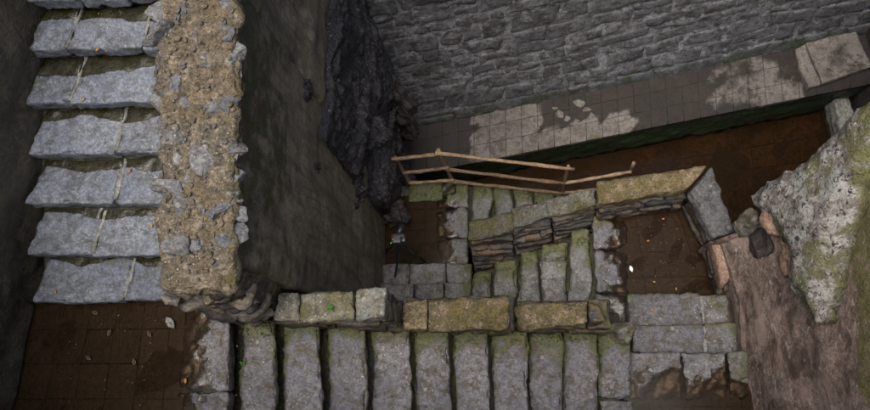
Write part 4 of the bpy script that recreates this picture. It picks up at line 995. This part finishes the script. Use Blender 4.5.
V, fc = tube([hx+np.array([.0, .05, .05]), hx+np.array([.02, .11, .03]), hx+np.array([.03, .16, .02])], .038, 14, 0); ln = make('lens', V, fc, M['black'], CM)
V, fc = tube([hx+np.array([.03, .161, .02]), hx+np.array([.0305, .166, .0195])], .03, 14, 0); make('lens_glass', V, fc, M['glass'], ln)
V, fc = bxm(hx+[.06, -.02, .12], .06, .06, .05); make('viewfinder', V, fc, M['black'], CM)
V, fc = tube([hx+np.array([-.05, -.01, .1]), hx+np.array([-.05, -.01, .106])], .008, 8, 0); make('red_light', V, fc, M['red'], CM)
V, fc = tube([hx+np.array([-.07, -.05, .1]), hx+np.array([-.07, -.05, .106])], .006, 8, 0); make('green_light', V, fc, M['grn'], CM)

# ================================================================== LEAVES, WEEDS, SCRAPS
def leaf(px, py, z, s, mat, name, label, cat, group):
    c = P(px, py, z); a = rnd.uniform(0, 6.28); V = []
    prof = [(-1, 0), (-.5, .42), (.1, .5), (.6, .3), (1, 0), (.6, -.3), (.1, -.5), (-.5, -.42)]
    for (u, v) in prof: V.append((c[0]+s*(u*math.cos(a)-v*math.sin(a)), c[1]+s*(u*math.sin(a)+v*math.cos(a)), z+.012+.25*s*abs(v)+.1*s*u*u))
    V.append((c[0], c[1], z+.01)); V = np.array(V)
    V2 = np.concatenate([V, V-np.array([0, 0, .0015])])
    fc = [[8, i, (i+1) % 8] for i in range(8)]+[[17, 9+(i+1) % 8, 9+i] for i in range(8)]+[[i, 9+i, 9+(i+1) % 8, (i+1) % 8] for i in range(8)]
    tag(make(name, V2, fc, mat), label, cat, group)
for (x, y, j, lb_) in ((56, 292, 1, 'small orange leaf on the lowest slab step of the upper flight'), (152, 226, 2, 'small orange leaf on the second slab step above the top puddle'), (130, 171, 3, 'small dry leaf on the third slab step above the top puddle'), (98, 50, 6, 'small dry leaf on the sixth slab step above the top puddle'), (84, 100, 5, 'small dry leaf on the fifth slab step above the top puddle')):
    leaf(x, y, j*RISE, .016, M['leaf'], 'fallen_leaf', lb_, 'leaf', None)
leaf(186, 381, .0, .02, M['leaf'], 'fallen_leaf', 'small orange leaf at the rim of the top landing puddle', 'leaf', None)
LB, GB = 'tiny orange leaf lying on the square brown puddle', 'dry leaves on the square puddle'
for (x, y) in ((663, 219), (648, 241), (676, 289), (654, 282), (700, 250)): leaf(x, y, z3, .016, M['leaf'], 'fallen_leaf', LB, 'leaf', GB)
leaf(652, 310, L(13)+.01, .02, M['leaf'], 'fallen_leaf', 'orange leaf lying on the lower of the two short broad steps', 'leaf', None)
leaf(631, 269, z3+.015, .035, M['litter'], 'paper_scrap', 'white paper scrap beside the square brown puddle', 'litter', None)
LF, GF = 'pale leaf lying under the water of the top landing', 'pale leaves in the top puddle'
for (x, y) in ((110, 333), (150, 334), (89, 358), (135, 362), (96, 313)): leaf(x, y, -.018, .025, M['mortar'], 'sunken_leaf', LF, 'leaf', GF)
leaf(171, 323, -.016, .055, M['mortar'], 'sunken_leaf', 'broad pale leaf in the top landing puddle beside the wall end', 'leaf', None)
def weed(px, py, z, s, label):
    c = P(px, py, z); o = thing('weed', tuple(c), label, 'plant')
    for k in range(12):
        a = rnd.uniform(0, 6.28); r_ = s*rnd.uniform(.3, 1); hgt = s*rnd.uniform(.3, .9); ce = c+np.array([math.cos(a)*r_*.6, math.sin(a)*r_*.6, hgt]); V = []
        w = s*.33; u = np.array([math.cos(a), math.sin(a), .35]); v = np.array([-math.sin(a), math.cos(a), 0])
        for (i, j_) in ((-1, 0), (-.3, .7), (.5, .6), (1, 0), (.5, -.6), (-.3, -.7)): V.append(ce+u*w*i+v*w*j_)
        V = np.array(V); V = np.concatenate([V, V-np.array([0, 0, .002])])
        make('leaf', V, [[0, 1, 2, 3, 4, 5], [11, 10, 9, 8, 7, 6]]+[[i, i+6, (i+1) % 6+6, (i+1) % 6] for i in range(6)], M['weed'], o)
    V, fc = tube([c-np.array([0, 0, .02]), c+np.array([0, 0, s*.5])], .003, 5, 0); make('stem', V, fc, M['weed'], o)
weed(331, 309, .2, .035, 'bright green weed growing on the low parapet cap')
weed(243, 363, L(1), .03, 'little green weed growing on a step of the long flight')

# ================================================================== MOSS TUFTS AND LEAF LITTER
tv, tf = [], []
def tuft(x, y, z, s):
    for k in range(4):
        a = rnd.uniform(0, 6.28); w = s*.28; h = s*rnd.uniform(.4, 1.0); l = s*rnd.uniform(.4, 1.)
        u = np.array([math.cos(a), math.sin(a), 0]); v = np.array([-u[1], u[0], 0]); b = len(tv)
        c = np.array([x, y, z])
        tv.extend([c-v*w, c+v*w, c+u*l*.6+v*w*.8+[0, 0, h], c+u*l+[0, 0, h*.6], c+u*l*.6-v*w*.8+[0, 0, h]])
        tf.append([b, b+1, b+2, b+3, b+4])
for k in range(0, 11):
    xa = Bf[k-1][0][0] if k else x_in; xb = Bf[k][0][0]
    for i in range(26): tuft(rnd.uniform(xa+.02, xb-.01), .5-abs(rnd.gauss(0, .035)), L(k)-.005, rnd.uniform(.006, .016))
    for i in range(16): tuft(xa+rnd.uniform(.015, .04), rnd.uniform(-.3, .5), L(k)-.006, rnd.uniform(.005, .012))
for k in range(1, 6):
    xa, xb = Df[k][0][0], Df[k-1][0][0]
    for i in range(30): tuft(rnd.uniform(xa+.02, xb-.02), 1.66-.075*k-abs(rnd.gauss(0, .07)), L(14+k)-.004, rnd.uniform(.007, .018))
for k in range(1, 6):
    for i in range(30): tuft(rnd.uniform(Fxw[k-1]+.03, Fxw[k]-.02), 2.5-abs(rnd.gauss(0, .08)), L(22+k)-.004, rnd.uniform(.007, .018))
for i in range(80): tuft(rnd.uniform(-1.28, xi5), rnd.uniform(2.34, 2.5), z5+.008, rnd.uniform(.008, .02))
for i in range(60): tuft(rwall(.5)-rnd.uniform(.0, .05), rnd.uniform(.1, .9), L(12 if rnd.random() < .5 else 13)-.0, rnd.uniform(.006, .014))
M['tuft'] = leaf_mat('moss_tuft', (.045, .07, .015), (.07, .085, .02))
tag(make('moss_tufts', np.array(tv), tf, M['tuft'], smooth=False), 'short green moss tufts along the edges of the steps', 'moss', None, 'stuff')
lv, lf = [], []
def bit(x, y, z, s):
    a = rnd.uniform(0, 6.28); u = np.array([math.cos(a), math.sin(a), rnd.uniform(-.2, .2)]); v = np.array([-math.sin(a), math.cos(a), rnd.uniform(-.2, .2)]); b = len(lv); c = np.array([x, y, z+.006])
    lv.extend([c-u*s, c+v*s*.45, c+u*s, c-v*s*.45]); lf.append([b, b+1, b+2, b+3])
for k in range(1, 11):
    xa = Bf[k-1][0][0]; xb = Bf[k][0][0]
    for i in range(9): bit(rnd.uniform(xa+.02, xb-.02), rnd.uniform(-.2, .5), L(k)+.001, rnd.uniform(.004, .01))
for j in range(1, 8):
    for i in range(9): bit(rnd.uniform(-3.0, -2.05), FA[j][1]+rnd.uniform(.03, .25), j*RISE, rnd.uniform(.004, .01))
for i in range(40): bit(rnd.uniform(-3.4, -2.0), rnd.uniform(-.2, .6), -.006, rnd.uniform(.004, .009))
for i in range(60): bit(rnd.uniform(.85, 1.8), rnd.uniform(1.0, 1.75), z3-.006, rnd.uniform(.004, .009))
for i in range(40): bit(rnd.uniform(-1.95, -1.6), rnd.uniform(.7, 2.3), wt(1.5)+.02, rnd.uniform(.004, .01))
M['litterbits'] = leaf_mat('leaf_bits', (.16, .1, .045), (.16, .1, .045))
tag(make('leaf_litter', np.array(lv), lf, M['litterbits'], smooth=False), 'tiny brown bits of dead leaf scattered on steps and puddles', 'litter', None, 'stuff')
